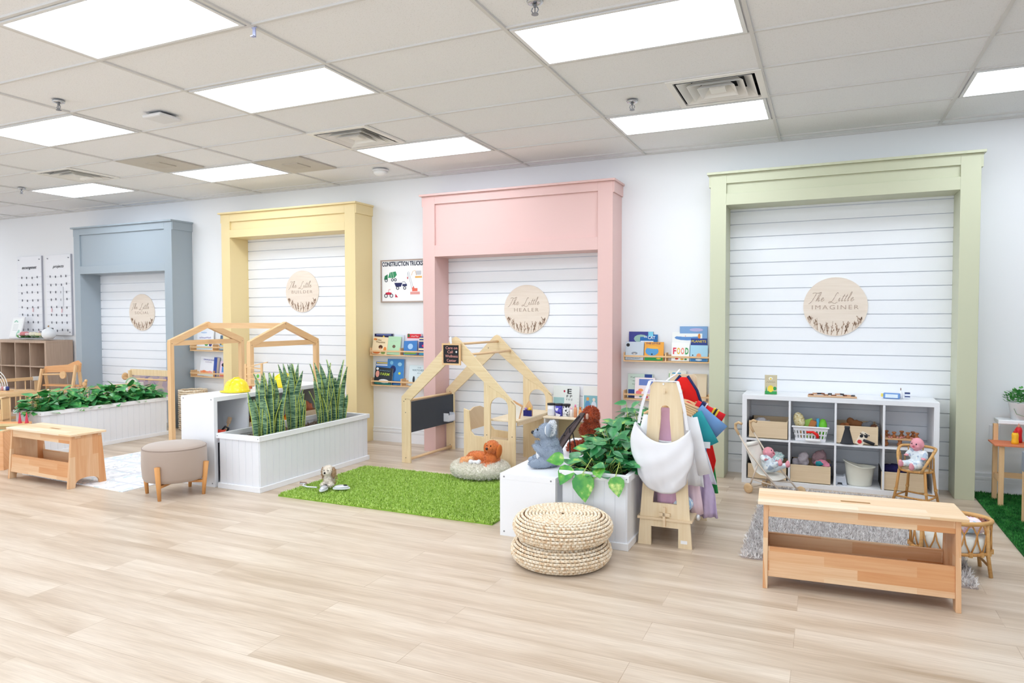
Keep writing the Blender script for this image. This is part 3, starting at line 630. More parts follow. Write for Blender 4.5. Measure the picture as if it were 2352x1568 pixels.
rug('shag_rug', 'bright grass-green shag rug in the middle of the floor', -2.39, -.47, -2.43, -1.27, M('#86b03c', .9), pile_mat('green_pile', ['#92b748', '#b4d362', '#d2ea90']), 70000, .026, .0075, 1, spread=.95)
rug('shag_rug', 'pale grey shag rug under the right-hand bench and shelf front', 1.17, 2.36, -2.40, -.60, M('#b5aaa7', .9), pile_mat('grey_pile', ['#c6bdbb', '#e9e4e2', '#fbf9f8'], 35), 42000, .042, .006, 2, spread=.9)
rug('artificial_turf', 'dark green artificial turf mat at the right edge of the room', 2.705, 4.6, -2.6, -.03, M('#1f5a26', .9), pile_mat('turf_pile', ['#1e5a2a', '#2f7a37', '#4a9448'], 20), 60000, .022, .004, 3)
def mat_mat():
    m, nt, p = base_mat('play_mat_print'); tc = N(nt, 'ShaderNodeTexCoord')
    n = N(nt, 'ShaderNodeTexNoise'); n.inputs['Scale'].default_value = 6; n.inputs['Detail'].default_value = 2; n.inputs['Distortion'].default_value = 1.5; nt.links.new(tc.outputs['Object'], n.inputs['Vector'])
    ra = N(nt, 'ShaderNodeValToRGB'); ra.color_ramp.interpolation = 'CONSTANT'; e = ra.color_ramp.elements; e[0].color = hexc('#eef0f6'); e[0].position = 0; e[1].position = .60; e[1].color = hexc('#d3e3ea'); x = e.new(.40); x.color = hexc('#f4f5f9'); y = e.new(.36); y.color = hexc('#cfd3dd'); z = e.new(.68); z.color = hexc('#e9ecf4')
    nt.links.new(n.outputs['Fac'], ra.inputs[0]); nt.links.new(ra.outputs[0], p.inputs['Base Color']); p.inputs['Roughness'].default_value = .5; return m
t = thing('play_mat', 'white printed play mat with grey road lines under the left bench', 'mat', (-4.36, -2.20, 0), R(-3))
obj('mat', MB().box(-.74, .74, -.62, .62, 0, .006), mat_mat(), t)
rd = MB()
for x in (-.5, -.15, .2, .52): rd.box(x-.012, x+.012, -.6, .6, .006, .0066)
for y in (-.42, -.15, .15, .42): rd.box(-.72, .72, y-.012, y+.012, .006, .0067)
obj('road_line', rd, M('#dcdfe8', .6), t)
# ---------------------------------------------------------------- round fabric pouf
t = thing('pouf_stool', 'round taupe velvet pouf on four wooden legs, beside the tall white shelf', 'stool', (-3.22, -2.71, 0), 0)
prof = [(0, .125), (.2, .125), (.228, .135), (.238, .16), (.245, .25), (.243, .37), (.236, .395), (.215, .41), (.12, .425), (0, .428)]
obj('seat', MB().lathe(prof, seg=48), M('#ad9b8f', .75, sheen=.4, bump=.05, bscale=30), t, smooth=True)
obj('seam_piping', MB().tube([(.239*math.cos(a), .239*math.sin(a), .392) for a in [2*math.pi*k/48 for k in range(48)]], .003, 6, closed=True), M('#a5948a', .7), t)
LEGO = wood('#dfa468', '#c98848', 'z', grain=.6)
for a in (R(-68), R(22), R(112), R(202)):
    c, s_ = math.cos(a), math.sin(a)
    obj('leg', MB().tube([(.236*c, .236*s_, 0), (.246*c, .246*s_, .12), (.262*c, .262*s_, .27)], [.013, .018, .021], 12), LEGO, t, smooth=True)
obj('cross_brace', MB().bar((.24*math.cos(R(-68)), .24*math.sin(R(-68)), .11), (.24*math.cos(R(112)), .24*math.sin(R(112)), .11), .03, .02).bar((.24*math.cos(R(22)), .24*math.sin(R(22)), .11), (.24*math.cos(R(202)), .24*math.sin(R(202)), .11), .03, .02), LEGO, t)
# ---------------------------------------------------------------- wicker poufs (braided rows)
def straw():
    m, nt, p = base_mat('braided_straw'); tc = N(nt, 'ShaderNodeTexCoord'); n = N(nt, 'ShaderNodeTexNoise'); n.inputs['Scale'].default_value = 55; n.inputs['Detail'].default_value = 2; nt.links.new(tc.outputs['Object'], n.inputs['Vector'])
    ra = N(nt, 'ShaderNodeValToRGB'); e = ra.color_ramp.elements; e[0].position = .25; e[0].color = hexc('#cfa882'); e[1].position = .6; e[1].color = hexc('#f3e6d2'); x = e.new(.45); x.color = hexc('#e8d3b5')
    nt.links.new(n.outputs['Fac'], ra.inputs[0]); nt.links.new(ra.outputs[0], p.inputs['Base Color']); p.inputs['Roughness'].default_value = .75; return m
STRAW = straw()
def wicker(loc, label, r0=.285, H=.145, seed=0):
    t = thing('wicker_pouf', label, 'pouf', loc, seed, 'stacked braided wicker poufs')
    obj('core', MB().lathe([(0, .008), (r0-.06, .008), (r0-.022, .03), (r0-.012, H/2), (r0-.022, H-.03), (r0-.05, H-.014), (0, H-.012)], seg=40), M('#7a5737', .9), t, smooth=True)
    # profile of ring positions from outer bottom over the rim to the centre
    pts = [(r0-.045, .010), (r0-.024, .020), (r0-.010, .036), (r0-.001, .055), (r0+.001, .075), (r0-.003, .094), (r0-.013, .111), (r0-.028, .124), (r0-.047, .133)]
    r_ = r0-.068
    while r_ > .012: pts.append((r_, H-.008)); r_ -= .0205
    mb = MB(); rg = random.Random(seed)
    for rr, z in pts:
        n = max(6, int(2*math.pi*rr/.0245)); tang = 0
        for k in range(n):
            a = 2*math.pi*k/n; da = 2*math.pi/n*.58
            for sgn in (-1, 1):
                dz = .0062*sgn; 
                p0 = Vector(((rr+.0)*math.cos(a-da), (rr)*math.sin(a-da), z-dz*1.1)); p1 = Vector(((rr+.006)*math.cos(a), (rr+.006)*math.sin(a), z+.002)); p2 = Vector((rr*math.cos(a+da), rr*math.sin(a+da), z+dz*1.1))
                if rr < r0-.06:
                    p0 = Vector(((rr-dz*1.1)*math.cos(a-da), (rr-dz*1.1)*math.sin(a-da), z)); p1 = Vector((rr*math.cos(a), rr*math.sin(a), z+.005)); p2 = Vector(((rr+dz*1.1)*math.cos(a+da), (rr+dz*1.1)*math.sin(a+da), z))
                mb.tube([p0, p1, p2], [.0042, .0082, .0042], 6)
    obj('braid', mb, STRAW, t, smooth=True, fix=False); return t
wicker((.205, -2.885, 0), 'lower round braided wicker pouf of the stack of two, on the floor', seed=1)
wicker((.215, -2.885, .141), 'upper round braided wicker pouf, resting on the lower one', r0=.282, seed=2)
# ---------------------------------------------------------------- play house frame with blue/yellow frames behind
t = thing('house_frame', 'open beech play house frame with two gables, behind the tall white shelf', 'play house', (-4.86, -1.39, 0))
HW, HD, HE, HR = 1.147, .995, 1.187, 1.382
for x in (0, HW):
    for y in (0, HD): obj('post', MB().box(x-.025, x+.025, y-.025, y+.025, 0, HE-.012), BEECH_Z, t, bevel=.002)
    y0, y1 = -.022, HD+.022; ym = HD/2; ts = .055
    for sgn, ya in ((1, y0), (-1, y1)):
        p = [(ya, HE-.03), (ya, HE+.01), (ym, HR+.012), (ym, HR-.055)]; p.append((ya+sgn*.05, HE-.045))
        obj('rafter', MB().prism(p, x-.022, x+.022, 'yz'), BEECH_Y, t, bevel=.001)
    obj('tie_beam', MB().box(x-.016, x+.016, .022, HD-.022, HE-.052, HE+.002), BEECH_Y, t)
    bo = MB()
    for yy, zz in ((0, HE-.028), (HD, HE-.028), (ym-.01, HR-.01)): bo.tube([(x+.0205, yy, zz), (x+.0256, yy, zz)], .004, 8)
    obj('bolt', bo, M('#3b3b3e', .4, metal=.6), t)
obj('ridge_beam', MB().box(.022, HW-.022, ym-.018, ym+.018, HR-.062, HR-.002), BEECH, t)
# ---------------------------------------------------------------- pine play house (healer)
HP = (-2.205, -.915); HPR = R(-3.5)
t = thing('play_house', 'pine A-frame play house with a chalkboard side, inside the pink frame', 'play house', (HP[0], HP[1], 0), HPR)
PB = wood('#eed9b4', '#dcc08e', 'z', grain=.7); PBX = wood('#eed9b4', '#dcc08e', 'x', grain=.7); Wp, E_, A_ = 1.27, .655, 1.255; ROD = wood('#edcda4', '#dcb184', 'y', grain=.4)
for yy, nm in ((0, 'front'), (.80, 'back')):
    y0, y1 = yy-.009, yy+.009
    obj('post', MB().prism([(0, 0), (.105, 0), (.105, .60), (.105, E_-.02), (.0, E_)], y0, y1, 'xz'), PB, t, bevel=.002)
    m_ = Wp/2
    for s in (0, 1):
        F = (lambda x: x) if s == 0 else (lambda x: Wp-x)
        if s == 0: p = [(0, E_), (.105, E_-.035), (m_-.02, A_-.19), (m_, A_-.185), (m_, A_), (m_-.03, A_-.012)]
        else: p = [(Wp, E_), (Wp-.30, E_-.035+.20), (m_+.02, A_-.19), (m_, A_-.185), (m_, A_), (m_+.03, A_-.012)]
        obj('rafter', MB().prism(p, y0-.003*s, y1-.003*s, 'xz'), PBX, t, bevel=.002)
    # window panel : frame pieces around an arched opening
    xL, xR, xm = Wp-.325, Wp, Wp-.165; wz0, wz1 = .315, .61; hw = .095
    pn = MB().prism([(xL, 0), (xR, 0), (xR, wz0), (xL, wz0)], y0, y1, 'xz')
    slope = lambda x: E_+(Wp-x)*(A_-E_)/m_-.02
    N_ = 12; arc = [(xm+hw*math.cos(math.pi*k/N_), wz1+hw*math.sin(math.pi*k/N_)) for k in range(N_+1)]
    pn.prism([(xL, wz0), (xm-hw, wz0), (xm-hw, wz1), (xL, wz1)], y0, y1, 'xz').prism([(xm+hw, wz0), (xR, wz0), (xR, wz1), (xm+hw, wz1)], y0, y1, 'xz')
    for k in range(N_):
        a, b_ = arc[k], arc[k+1]; pn.prism([a, (a[0], slope(a[0])), (b_[0], slope(b_[0])), b_], y0, y1, 'xz')
    pn.prism([(xL, wz1), (xm-hw, wz1), (xm-hw, slope(xm-hw)), (xL, slope(xL))], y0, y1, 'xz').prism([(xm+hw, wz1), (xR, wz1), (xR, slope(xR)), (xm+hw, slope(xm+hw))], y0, y1, 'xz')
    obj('window_panel', pn, PB, t)
    sc = MB()
    for x, z in ((.03, .61), (.05, .63), (.05, .5), (.05, .05), (Wp-.29, .83), (Wp-.26, .80), (xL+.03, .35), (xR-.03, .35), (m_+.10, A_-.14), (m_-.10, A_-.14)): sc.tube([(x, y0-.0015, z), (x, y1+.0015, z)], .005, 8)
    obj('screw', sc, M('#6c6357', .5), t)
for x, z, r_ in ((.06, .615, .014), (.06, .03, .014), (m_+.015, A_-.07, .012), (m_+.16, A_-.165, .012)):
    obj('crossbar', MB().tube([(x, 0, z), (x, .80, z)], r_, 12), ROD, t, smooth=True)
obj('chalkboard', MB().box(.085, .093, .012, .79, .30, .605), M('#41454d', .7), t)
tr = MB().box(.09, .16, .60, .72, .33, .34).box(.155, .16, .60, .72, .33, .40).box(.09, .155, .60, .605, .33, .42).box(.09, .155, .715, .72, .33, .42)
obj('chalk_tray', tr, M('#e6e8f0', .3), t)
# hanging sign
t = thing('chalk_sign', 'small framed black letter sign reading Care on Call Wellness Center on the play house', 'sign', (-1.60, -.985, 1.09), R(-3))
obj('board', MB().box(-.088, .088, -.006, .004, -.088, .088), M('#26262b', .7), t)
fr = MB()
for a in ((-.102, .102, -.102, -.086), (-.102, .102, .086, .102)): fr.box(a[0], a[1], -.012, .006, a[2], a[3])
for a in ((-.102, -.086), (.086, .102)): fr.box(a[0], a[1], -.012, .006, -.086, .086)
obj('frame', fr, BEECH, t, bevel=.001)
CH = M('#e7a29a', .9)
for s, z, w_ in (('Care on', .060, .13), ('Call', .022, .06), ('Wellness', -.018, .14), ('Center', -.058, .105)): text('chalk_text', s, t, w_, CH, (-.012 if s == 'Call' else .003, -.0066, z), h=.026)
obj('white_cross', MB().box(.047, .067, -.0085, -.006, .019, .026).box(.0535, .0605, -.0085, -.006, .0125, .0325), M('#ffffff', .6), t)
obj('clip', MB().tube([(0, -.006, .10), (0, -.012, .125), (0, -.012, .15)], .010, 8).box(-.006, .006, -.018, -.004, .145, .165), M('#f4f6ff', .3), t)
# ---------------------------------------------------------------- desk, chair beside the play house
t = thing('play_desk', 'low pine desk with a light top at the right side of the play house', 'desk', (-1.04, -.50, 0), R(-3))
obj('desktop', MB().box(-.17, .13, -.44, .34, .475, .492), wood('#f1e2c8', '#e2cba4', 'y', grain=.5), t, bevel=.003)
obj('edge_rail', MB().box(.12, .132, -.44, .34, .445, .475), PLY, t)
obj('end_panel', MB().box(-.15, .12, .30, .315, 0, .475), PB, t); obj('floor_rail', MB().box(.10, .125, -.43, .30, 0, .03), PLY, t)
t = thing('cube_chair', 'pine toddler cube chair inside the play house, facing the desk', 'chair', (-1.42, -.55, 0), R(-3))
for y in (-.21, .19): obj('side_panel', MB().prism([(-.17, 0), (.15, 0), (.15, .28), (-.05, .29), (-.09, .33), (-.11, .53), (-.17, .55)], y, y+.018, 'xz'), PB, t, bevel=.003)
obj('seat', MB().box(-.14, .15, -.192, .19, .20, .218), PLY, t); obj('backrest', MB().prism([(-.192, .33), (.19, .33), (.19, .50), (.06, .545), (-.06, .545), (-.192, .50)], -.155, -.137, 'yz'), PLY, t)
# blocks on the desk
t = thing('wooden_figure_block', 'small navy and natural wooden house block on the desk', 'block', (-.97, -.60, .492), R(-3))
obj('house', MB().prism([(-.035, 0), (.035, 0), (.035, .09), (0, .15), (-.035, .09)], -.012, .012, 'xz'), BEECH_Z, t, bevel=.003)
obj('navy_base', MB().box(-.045, -.005, -.035, -.013, 0, .055).box(-.003, .037, -.035, -.013, 0, .055), M('#2c2f7d', .5), t); obj('knob', MB().ell((-.024, -.024, .068), .013), M('#a48ad0', .4), t, smooth=True)
obj('yellow_knob', MB().ell((.018, -.024, .07), .015), M('#f2c640', .4), t, smooth=True)
t = thing('clipboard', 'leaning tan wooden clipboard on the desk behind the window arch', 'clipboard', (-1.05, -.79, .492), R(-20))
obj('board', MB().box(-.05, .08, -.004, .004, 0, .16, mx=Matrix.Rotation(R(18), 4, 'Y')), wood('#e3b68c', '#cf9a6c', 'z'), t, bevel=.002); obj('paper', MB().box(-.04, .07, -.006, -.004, .01, .14, mx=Matrix.Rotation(R(18), 4, 'Y')), M('#f4f1ec', .7), t)
# ---------------------------------------------------------------- supply shelf with posters
t = thing('supply_shelf', 'low white play counter with a light wood top, under the eye chart', 'shelf', (-.64, -.23, 0))
obj('top', MB().box(-.26, .26, -.20, .19, .450, .468), wood('#f3e6cf', '#e6d2b0', 'x', grain=.4), t, bevel=.004)
for x in (-.25, .235): obj('side_panel', MB().box(x, x+.015, -.19, .19, 0, .450), WHITE, t)
obj('shelf_board', MB().box(-.235, .235, -.18, .19, .18, .195), WHITE, t); obj('back_panel', MB().box(-.235, .235, .18, .19, 0, .450), M('#cdb98e', .6), t)
t = thing('eye_chart_poster', 'pale eye test chart poster with a big letter E, on the counter', 'poster', (-.79, -.07, .468), 0, rot=(R(-6), 0, 0))
obj('sheet', MB().box(-.14, .14, -.003, 0, 0, .27), M('#e8eeec', .5), t); obj('teal_band', MB().box(-.135, -.02, -.0035, -.003, .06, .15), M('#a5cdd0', .6), t)
BK = M('#26272b', .8)
text('chart_letter', 'E', t, .045, BK, (.035, -.0042, .215), h=.05, bold=.02); text('chart_letters', 'F P', t, .06, BK, (.035, -.0042, .165), h=.024, bold=.01); text('chart_letters', 'T O Z', t, .07, M('#55585c', .8), (.035, -.0042, .132), h=.015)
obj('apple_mark', MB().ell((-.02, -.004, .215), (.009, .001, .012)), M('#c0304e', .6), t); obj('scale_marks', MB().box(.115, .135, -.0036, -.003, .02, .021).box(.115, .135, -.0036, -.003, .05, .051).box(.12, .135, -.0036, -.003, .08, .081).box(.12, .135, -.0036, -.003, .11, .111).box(.12, .135, -.0036, -.003, .14, .141), BK, t)
t = thing('clinic_poster', 'blue picture poster of people at a clinic, right of the eye chart', 'poster', (-.50, -.05, .468), 0, rot=(R(-5), 0, 0))
obj('sheet', MB().box(-.115, .10, -.003, 0, 0, .275), M('#eceeea', .5), t); obj('teal_ground', MB().box(-.105, .095, -.0036, -.003, .02, .18), M('#86b9c4', .6), t)
fg = MB(); 
for x, z, c in ((-.065, .145, 0), (.0, .14, 1), (.07, .125, 0)): fg.ell((x, -.004, z), (.015, .001, .018), mat=c)
for x, z, c in ((-.065, .08, 2), (.0, .075, 3), (.07, .07, 0)): fg.ell((x, -.004, z), (.028, .001, .05), mat=c)
fg.prism([(.0, .05), (.07, .05), (.09, .01), (.02, .01)], -.0052, -.0045, 'xz', mat=4)
obj('people', fg, [M('#e5a861', .6), M('#e3dccf', .6), M('#5c97c4', .6), M('#d6e3f0', .6), M('#2f6c78', .6)], t)
def jar(x, label, body_m, lid_m, w_=.038, H=.105, contents=None):
    t = thing('storage_jar', label, 'jar', (x, -.33, .468), 0, 'black-lidded jars on the play counter')
    obj('body', MB().lathe([(w_-.003, 0), (w_, .004), (w_, H), (w_-.004, H)], seg=20), body_m, t, smooth=True)
    obj('lid', MB().lathe([(0, H), (w_+.003, H), (w_+.003, H+.016), (0, H+.018)], seg=20), lid_m, t, smooth=True)
    if contents: obj('contents', MB().box(-.024, .024, -w_-.001, -w_+.002, .01, H*.65), contents, t)
BLK = M('#2b2c31', .4)
jar(-.845, 'white jar with a black lid, leftmost on the play counter', M('#f3f4fb', .3), BLK, contents=M('#dfe1ea', .4))
jar(-.765, 'jar of violet and blue bits with a black lid, second on the play counter', multi('violet_bits', [('#5a57c0', .35), ('#e9e9f6', .35), ('#34308a', .3)], 40), BLK)
jar(-.688, 'jar of black and white bits with a black lid, third on the play counter', multi('mono_bits', [('#e9e9ec', .6), ('#37383d', .2), ('#bfc0c6', .2)], 60), BLK)
for x, c, c2, H, l in ((-.625, '#efe9e6', '#f3c2d3', .075, 'small white bottle with a pink cap on the play counter'), (-.585, '#e3a27c', '#e88bb5', .10, 'peach bottle with a pink cap on the play counter'), (-.535, '#e39a63', '#d58848', .08, 'short orange bottle on the play counter'), (-.50, '#f5d742', '#f5e9b0', .06, 'yellow tub behind the orange monkey on the play counter')):
    t = thing('toy_bottle', l, 'bottle', (x, -.36, .468)); obj('body', MB().lathe([(.0, 0), (.016, 0), (.017, H*.75), (.012, H), (0, H)], seg=16), M(c, .4), t, smooth=True); obj('cap', MB().lathe([(0, H), (.009, H), (.009, H+.022), (0, H+.024)], seg=12), M(c2, .4), t, smooth=True)
# ---------------------------------------------------------------- wall book ledges and books
def ledge(x0, x1, z, label):
    cx = (x0+x1)/2; h = (x1-x0)/2; t = thing('book_ledge', label, 'wall shelf', (cx, 0, z), 0, 'wooden book ledges on the wall')
    obj('base_board', MB().box(-h, h, -.10, 0, 0, .012), BEECH, t); obj('back_rail', MB().box(-h+.01, h-.01, -.012, 0, .04, .07), BEECH, t)
    obj('front_rail', MB().box(-h, h, -.106, -.098, .045, .062), BEECH, t, bevel=.001)
    for x in (-h, h-.01): obj('end_panel', MB().box(x, x+.01, -.098, 0, .012, .09), BEECH_Z, t)
    obj('divider', MB().box(-.006, .006, -.098, 0, .012, .09), BEECH_Z, t)
ledge(-6.075, -5.255, 1.0, 'upper book ledge between the blue and yellow frames'); ledge(-6.075, -5.255, .655, 'lower book ledge between the blue and yellow frames')
ledge(-3.178, -2.36, 1.0, 'upper book ledge under the truck poster, left of the pink frame'); ledge(-3.165, -2.35, .652, 'lower book ledge under the truck poster, left of the pink frame')
ledge(-.182, .636, 1.005, 'upper book ledge between the pink and green frames'); ledge(-.182, .636, .632, 'lower book ledge between the pink and green frames, behind the clothes rack')
def book(x0, x1, z0, z1, cover, label, y=-.045, th=.012, lean=8, roll=0, spine=None, group=None, art=(), texts=()):
    wd, hh = x1-x0, z1-z0; y = min(y, -th/2-.018); lean = max(1.5, min(lean, math.degrees(math.asin(min(.9, (-.010-th/2-y)/hh)))))
    t = thing('picture_book', label, 'book', ((x0+x1)/2, y, z0), 0, group, rot=(R(-lean), R(roll), 0))
    obj('pages', MB().box(-wd/2+.003, wd/2-.002, -th/2+.001, th/2-.001, .002, hh-.003), M('#f4f1ea', .8), t)
    obj('cover', MB().box(-wd/2, wd/2, -th/2-.001, -th/2+.001, 0, hh).box(-wd/2, wd/2, th/2-.001, th/2+.001, 0, hh).box(-wd/2-.001, -wd/2+.002, -th/2, th/2, 0, hh), M(cover, .35) if isinstance(cover, str) else cover, t)
    yy = -th/2-.0016
    for a in art:   # (kind, u, v, w, h, colour) in cover fractions
        k, u, v, aw, ah, c = a; cxx = (u-.5)*wd; czz = v*hh; mb = MB()
        if k == 'r': mb.box(cxx-aw*wd/2, cxx+aw*wd/2, yy-.0004, yy+.0006, czz-ah*hh/2, czz+ah*hh/2)
        elif k == 'e': mb.ell((cxx, yy, czz), (aw*wd/2, .0008, ah*hh/2), seg=12, rings=6)
        elif k == 't': mb.prism([(cxx-aw*wd/2, czz-ah*hh/2), (cxx+aw*wd/2, czz-ah*hh/2), (cxx, czz+ah*hh/2)], yy-.0004, yy+.0006, 'xz')
        obj('cover_art', mb, M(c, .5), t)
    for s, u, v, aw, ah, c in texts:
        if s == '~':
            mb = MB(); rg = random.Random(int(u*100+v*37)); x = (u-aw/2)*wd-wd/2
            while x < (u+aw/2)*wd-wd/2:
                L = rg.uniform(.004, .009); z = v*hh+rg.uniform(-.2, .2)*ah*hh; mb.tube([(x, yy-.0008, z-ah*hh*.35), (x+L*.5, yy-.0008, z+ah*hh*.35), (x+L, yy-.0008, z-ah*hh*.2)], .0009, 4); x += L*1.3
            obj('lettering', mb, M(c, .6), t); continue
        text('title_text', s, t, aw*wd, M(c, .6), ((u-.5)*wd, yy-.0012, v*hh), h=ah*hh, bold=.006)
    return t
gA, gB, gC = 'picture books left of the yellow frame', 'picture books left of the pink frame', 'picture books between the pink and green frames'
# between blue and yellow
book(-6.01, -5.72, 1.014, 1.285, '#eef0f7', 'white picture book with violet lettering on the upper ledge, behind the house gable', group=gA, art=(('e', .4, .85, .4, .08, '#b9cdea'), ('r', .5, .12, .9, .12, '#a9d5df'), ('e', .6, .3, .25, .2, '#3f9a4a'), ('e', .85, .28, .2, .2, '#3f3f84')), texts=(('~', .5, .6, .7, .1, '#9b8fc4'),))
book(-5.60, -5.42, 1.014, 1.21, '#5c7186', 'slate-coloured book on the upper ledge, right of the white one beside the yellow frame', group=gA, art=(('r', .5, .2, .9, .3, '#b8c9cf'), ('e', .3, .45, .3, .2, '#e7c15a')))
book(-5.97, -5.70, .669, .92, '#f1f1f7', 'white book titled Dragons Love on the lower ledge beside the blue frame', group=gA, roll=3, art=(('r', .45, .2, .8, .12, '#f0a070'), ('e', .3, .23, .3, .14, '#ef8a5a'), ('e', .7, .22, .3, .14, '#f29b8f'), ('r', .5, .07, .9, .1, '#dfeae4')), texts=(('DRAGONS', .55, .86, .7, .07, '#6d6fb4'), ('LOVE', .55, .74, .4, .07, '#b9aebf')))
book(-5.70, -5.645, .669, .92, '#3c55a6', 'blue book standing slanted with its spine out on the lower ledge', th=.05, roll=5, lean=4, group=gA)
book(-5.61, -5.40, .669, .875, '#e9cfe4', 'lilac book with black figures at the right of the lower ledge by the yellow frame', group=gA, art=(('e', .3, .75, .35, .25, '#2c2c3c'), ('r', .3, .45, .25, .35, '#5b8fd8'), ('e', .6, .3, .5, .3, '#f3dcec'), ('r', .5, .08, .9, .12, '#dd7a5c')))
# left of pink
book(-3.165, -2.91, 1.014, 1.25, '#262a55', 'navy picture book at the back left of the upper ledge under the truck poster', y=-.025, group=gB, art=(('t', .5, .85, .2, .15, '#e6c84a'), ('r', .5, .95, .8, .06, '#6a77b0')))
book(-3.172, -2.965, 1.014, 1.215, '#f0dcb8', 'cream book with orange leaves at the left front of the upper ledge', y=-.07, group=gB, roll=3, art=(('e', .15, .85, .25, .12, '#e98f45'), ('e', .85, .3, .2, .3, '#e98f45'), ('e', .55, .42, .28, .24, '#5a3526'), ('e', .55, .36, .2, .14, '#d79a70'), ('e', .3, .12, .5, .2, '#d8793e'), ('e', .75, .1, .3, .15, '#7f9b56')), texts=(('I Am', .4, .82, .3, .08, '#7a5a38'), ('Thankful', .5, .7, .6, .08, '#7a5a38')))
book(-2.96, -2.79, 1.014, 1.222, '#b7dcb9', 'mint green book with a small bear on the upper ledge', y=-.07, group=gB, roll=2, art=(('e', .5, .45, .25, .18, '#6b5a4a'), ('r', .5, .2, .8, .03, '#98c59c')), texts=(('~', .5, .75, .5, .07, '#e9f5e8'),))
book(-2.90, -2.77, 1.014, 1.24, '#dfe5f1', 'pale grey book mostly hidden behind the mint book', y=-.03, group=gB, roll=2)
book(-2.72, -2.53, 1.014, 1.255, '#f0d9e4', 'pink book with a red band at the back of the upper ledge', y=-.03, group=gB, art=(('r', .5, .88, .95, .2, '#d9333d'), ('e', .12, .9, .2, .2, '#3c6b43')), texts=(('~', .55, .88, .5, .1, '#ffffff'),))
book(-2.735, -2.56, 1.014, 1.175, '#3f7ec4', 'blue book with a pale swirl at the front right of the upper ledge', y=-.07, group=gB, roll=-2, art=(('e', .5, .6, .4, .4, '#a8cdf0'), ('e', .5, .6, .2, .2, '#2a4f8f'), ('r', .5, .12, .9, .15, '#7fae55')))
book(-2.545, -2.36, 1.014, 1.225, '#27367f', 'dark blue book with cream lettering next to the pink pillar', y=-.06, group=gB, art=(('r', .3, .9, .6, .07, '#efe3b8'), ('r', .3, .76, .6, .07, '#efe3b8'), ('e', .4, .5, .4, .15, '#d2386b'), ('r', .3, .32, .6, .1, '#efe3b8'), ('r', .5, .07, .9, .12, '#4aa3c9')))
book(-3.15, -2.93, .666, .925, '#4a7fc7', 'blue book with yellow top edge leaning on the lower ledge by the yellow frame', y=-.03, group=gB, art=(('r', .5, .95, .9, .05, '#f2d14a'), ('r', .5, .86, .95, .06, '#e9eef8')))
book(-3.145, -2.905, .666, .862, '#272f38', 'dark Farm book with green lettering at the left of the lower ledge', y=-.07, group=gB, roll=3, art=(('e', .15, .6, .22, .4, '#e8a294'), ('e', .55, .2, .6, .25, '#eef1f4'), ('r', .5, .06, .95, .12, '#2b7b78'), ('e', .12, .9, .15, .15, '#eef1f4')), texts=(('~', .55, .82, .6, .07, '#9fd0e8'), ('FARM', .58, .62, .5, .16, '#c7dc4f')))
book(-2.985, -2.76, .666, .962, '#3e86c9', 'tall blue spotted picture book on the lower ledge', y=-.045, group=gB, art=(('e', .35, .6, .35, .3, '#1f2f6b'), ('e', .75, .8, .25, .15, '#9fd2ef'), ('e', .75, .45, .15, .1, '#d8df5a'), ('e', .25, .85, .2, .15, '#7fbfe4'), ('r', .6, .1, .6, .12, '#1f4a8f')))
book(-2.68, -2.42, .666, .90, '#dcebf1', 'pale blue book titled The Watcher with small figures on the lower ledge', y=-.06, group=gB, art=(('e', .25, .3, .12, .35, '#3a3f46'), ('e', .5, .3, .15, .3, '#4a2d2f'), ('e', .56, .25, .1, .2, '#d98a8a')), texts=(('THE', .5, .88, .2, .06, '#a9bcc4'), ('WATCHER', .45, .76, .6, .09, '#93a9b3'), ('IN', .5, .62, .15, .06, '#a9bcc4')))
# between pink and green
book(-.146, .091, 1.02, 1.294, '#3b3f8f', 'indigo book with a paper fan drawing at the back left of the upper ledge', y=-.02, group=gC, art=(('e', .5, .75, .6, .3, '#9fc3b8'), ('r', .9, .9, .2, .2, '#7fd0ea')))
book(-.035, .134, 1.02, 1.268, '#1f6bb0', 'bright blue book with CAT in white letters on the upper ledge', y=-.045, group=gC, art=(('r', .4, .7, .75, .1, '#e7eef4'),), texts=(('THE', .3, .9, .2, .06, '#ffffff'), ('CAT', .66, .88, .42, .12, '#ffffff')))
book(-.167, .010, 1.02, 1.197, '#c9d4df', 'pale grey book with a black eye circle at the left front of the upper ledge', y=-.08, group=gC, art=(('e', .13, .82, .2, .19, '#2a2b30'), ('e', .13, .82, .11, .1, '#c9d4df'), ('e', .5, .37, .35, .15, '#8d939b'), ('e', .5, .35, .25, .1, '#f2e2d0')), texts=(('~', .45, .1, .7, .08, '#4b5058'),))
book(.018, .203, 1.02, 1.197, '#efa63f', 'orange and blue picture book with a green lower edge, right of the grey one', y=-.08, group=gC, art=(('e', .4, .5, .7, .5, '#5b9fd6'), ('e', .45, .68, .6, .2, '#f4b64a'), ('e', .4, .34, .14, .12, '#2a2b30'), ('r', .5, .08, .95, .17, '#2fa152'), ('e', .75, .1, .3, .1, '#f0d04a')), texts=(('THE LITTLE', .45, .92, .75, .09, '#3a3f7a'),))
book(.347, .602, 1.02, 1.347, '#7ea6d6', 'tall blue book at the back right of the upper ledge by the green frame', y=-.02, group=gC, art=(('e', .6, .9, .5, .1, '#b7b3dd'), ('r', .5, .4, .95, .25, '#2a4fa3'), ('e', .95, .6, .1, .1, '#e9a0a8')))
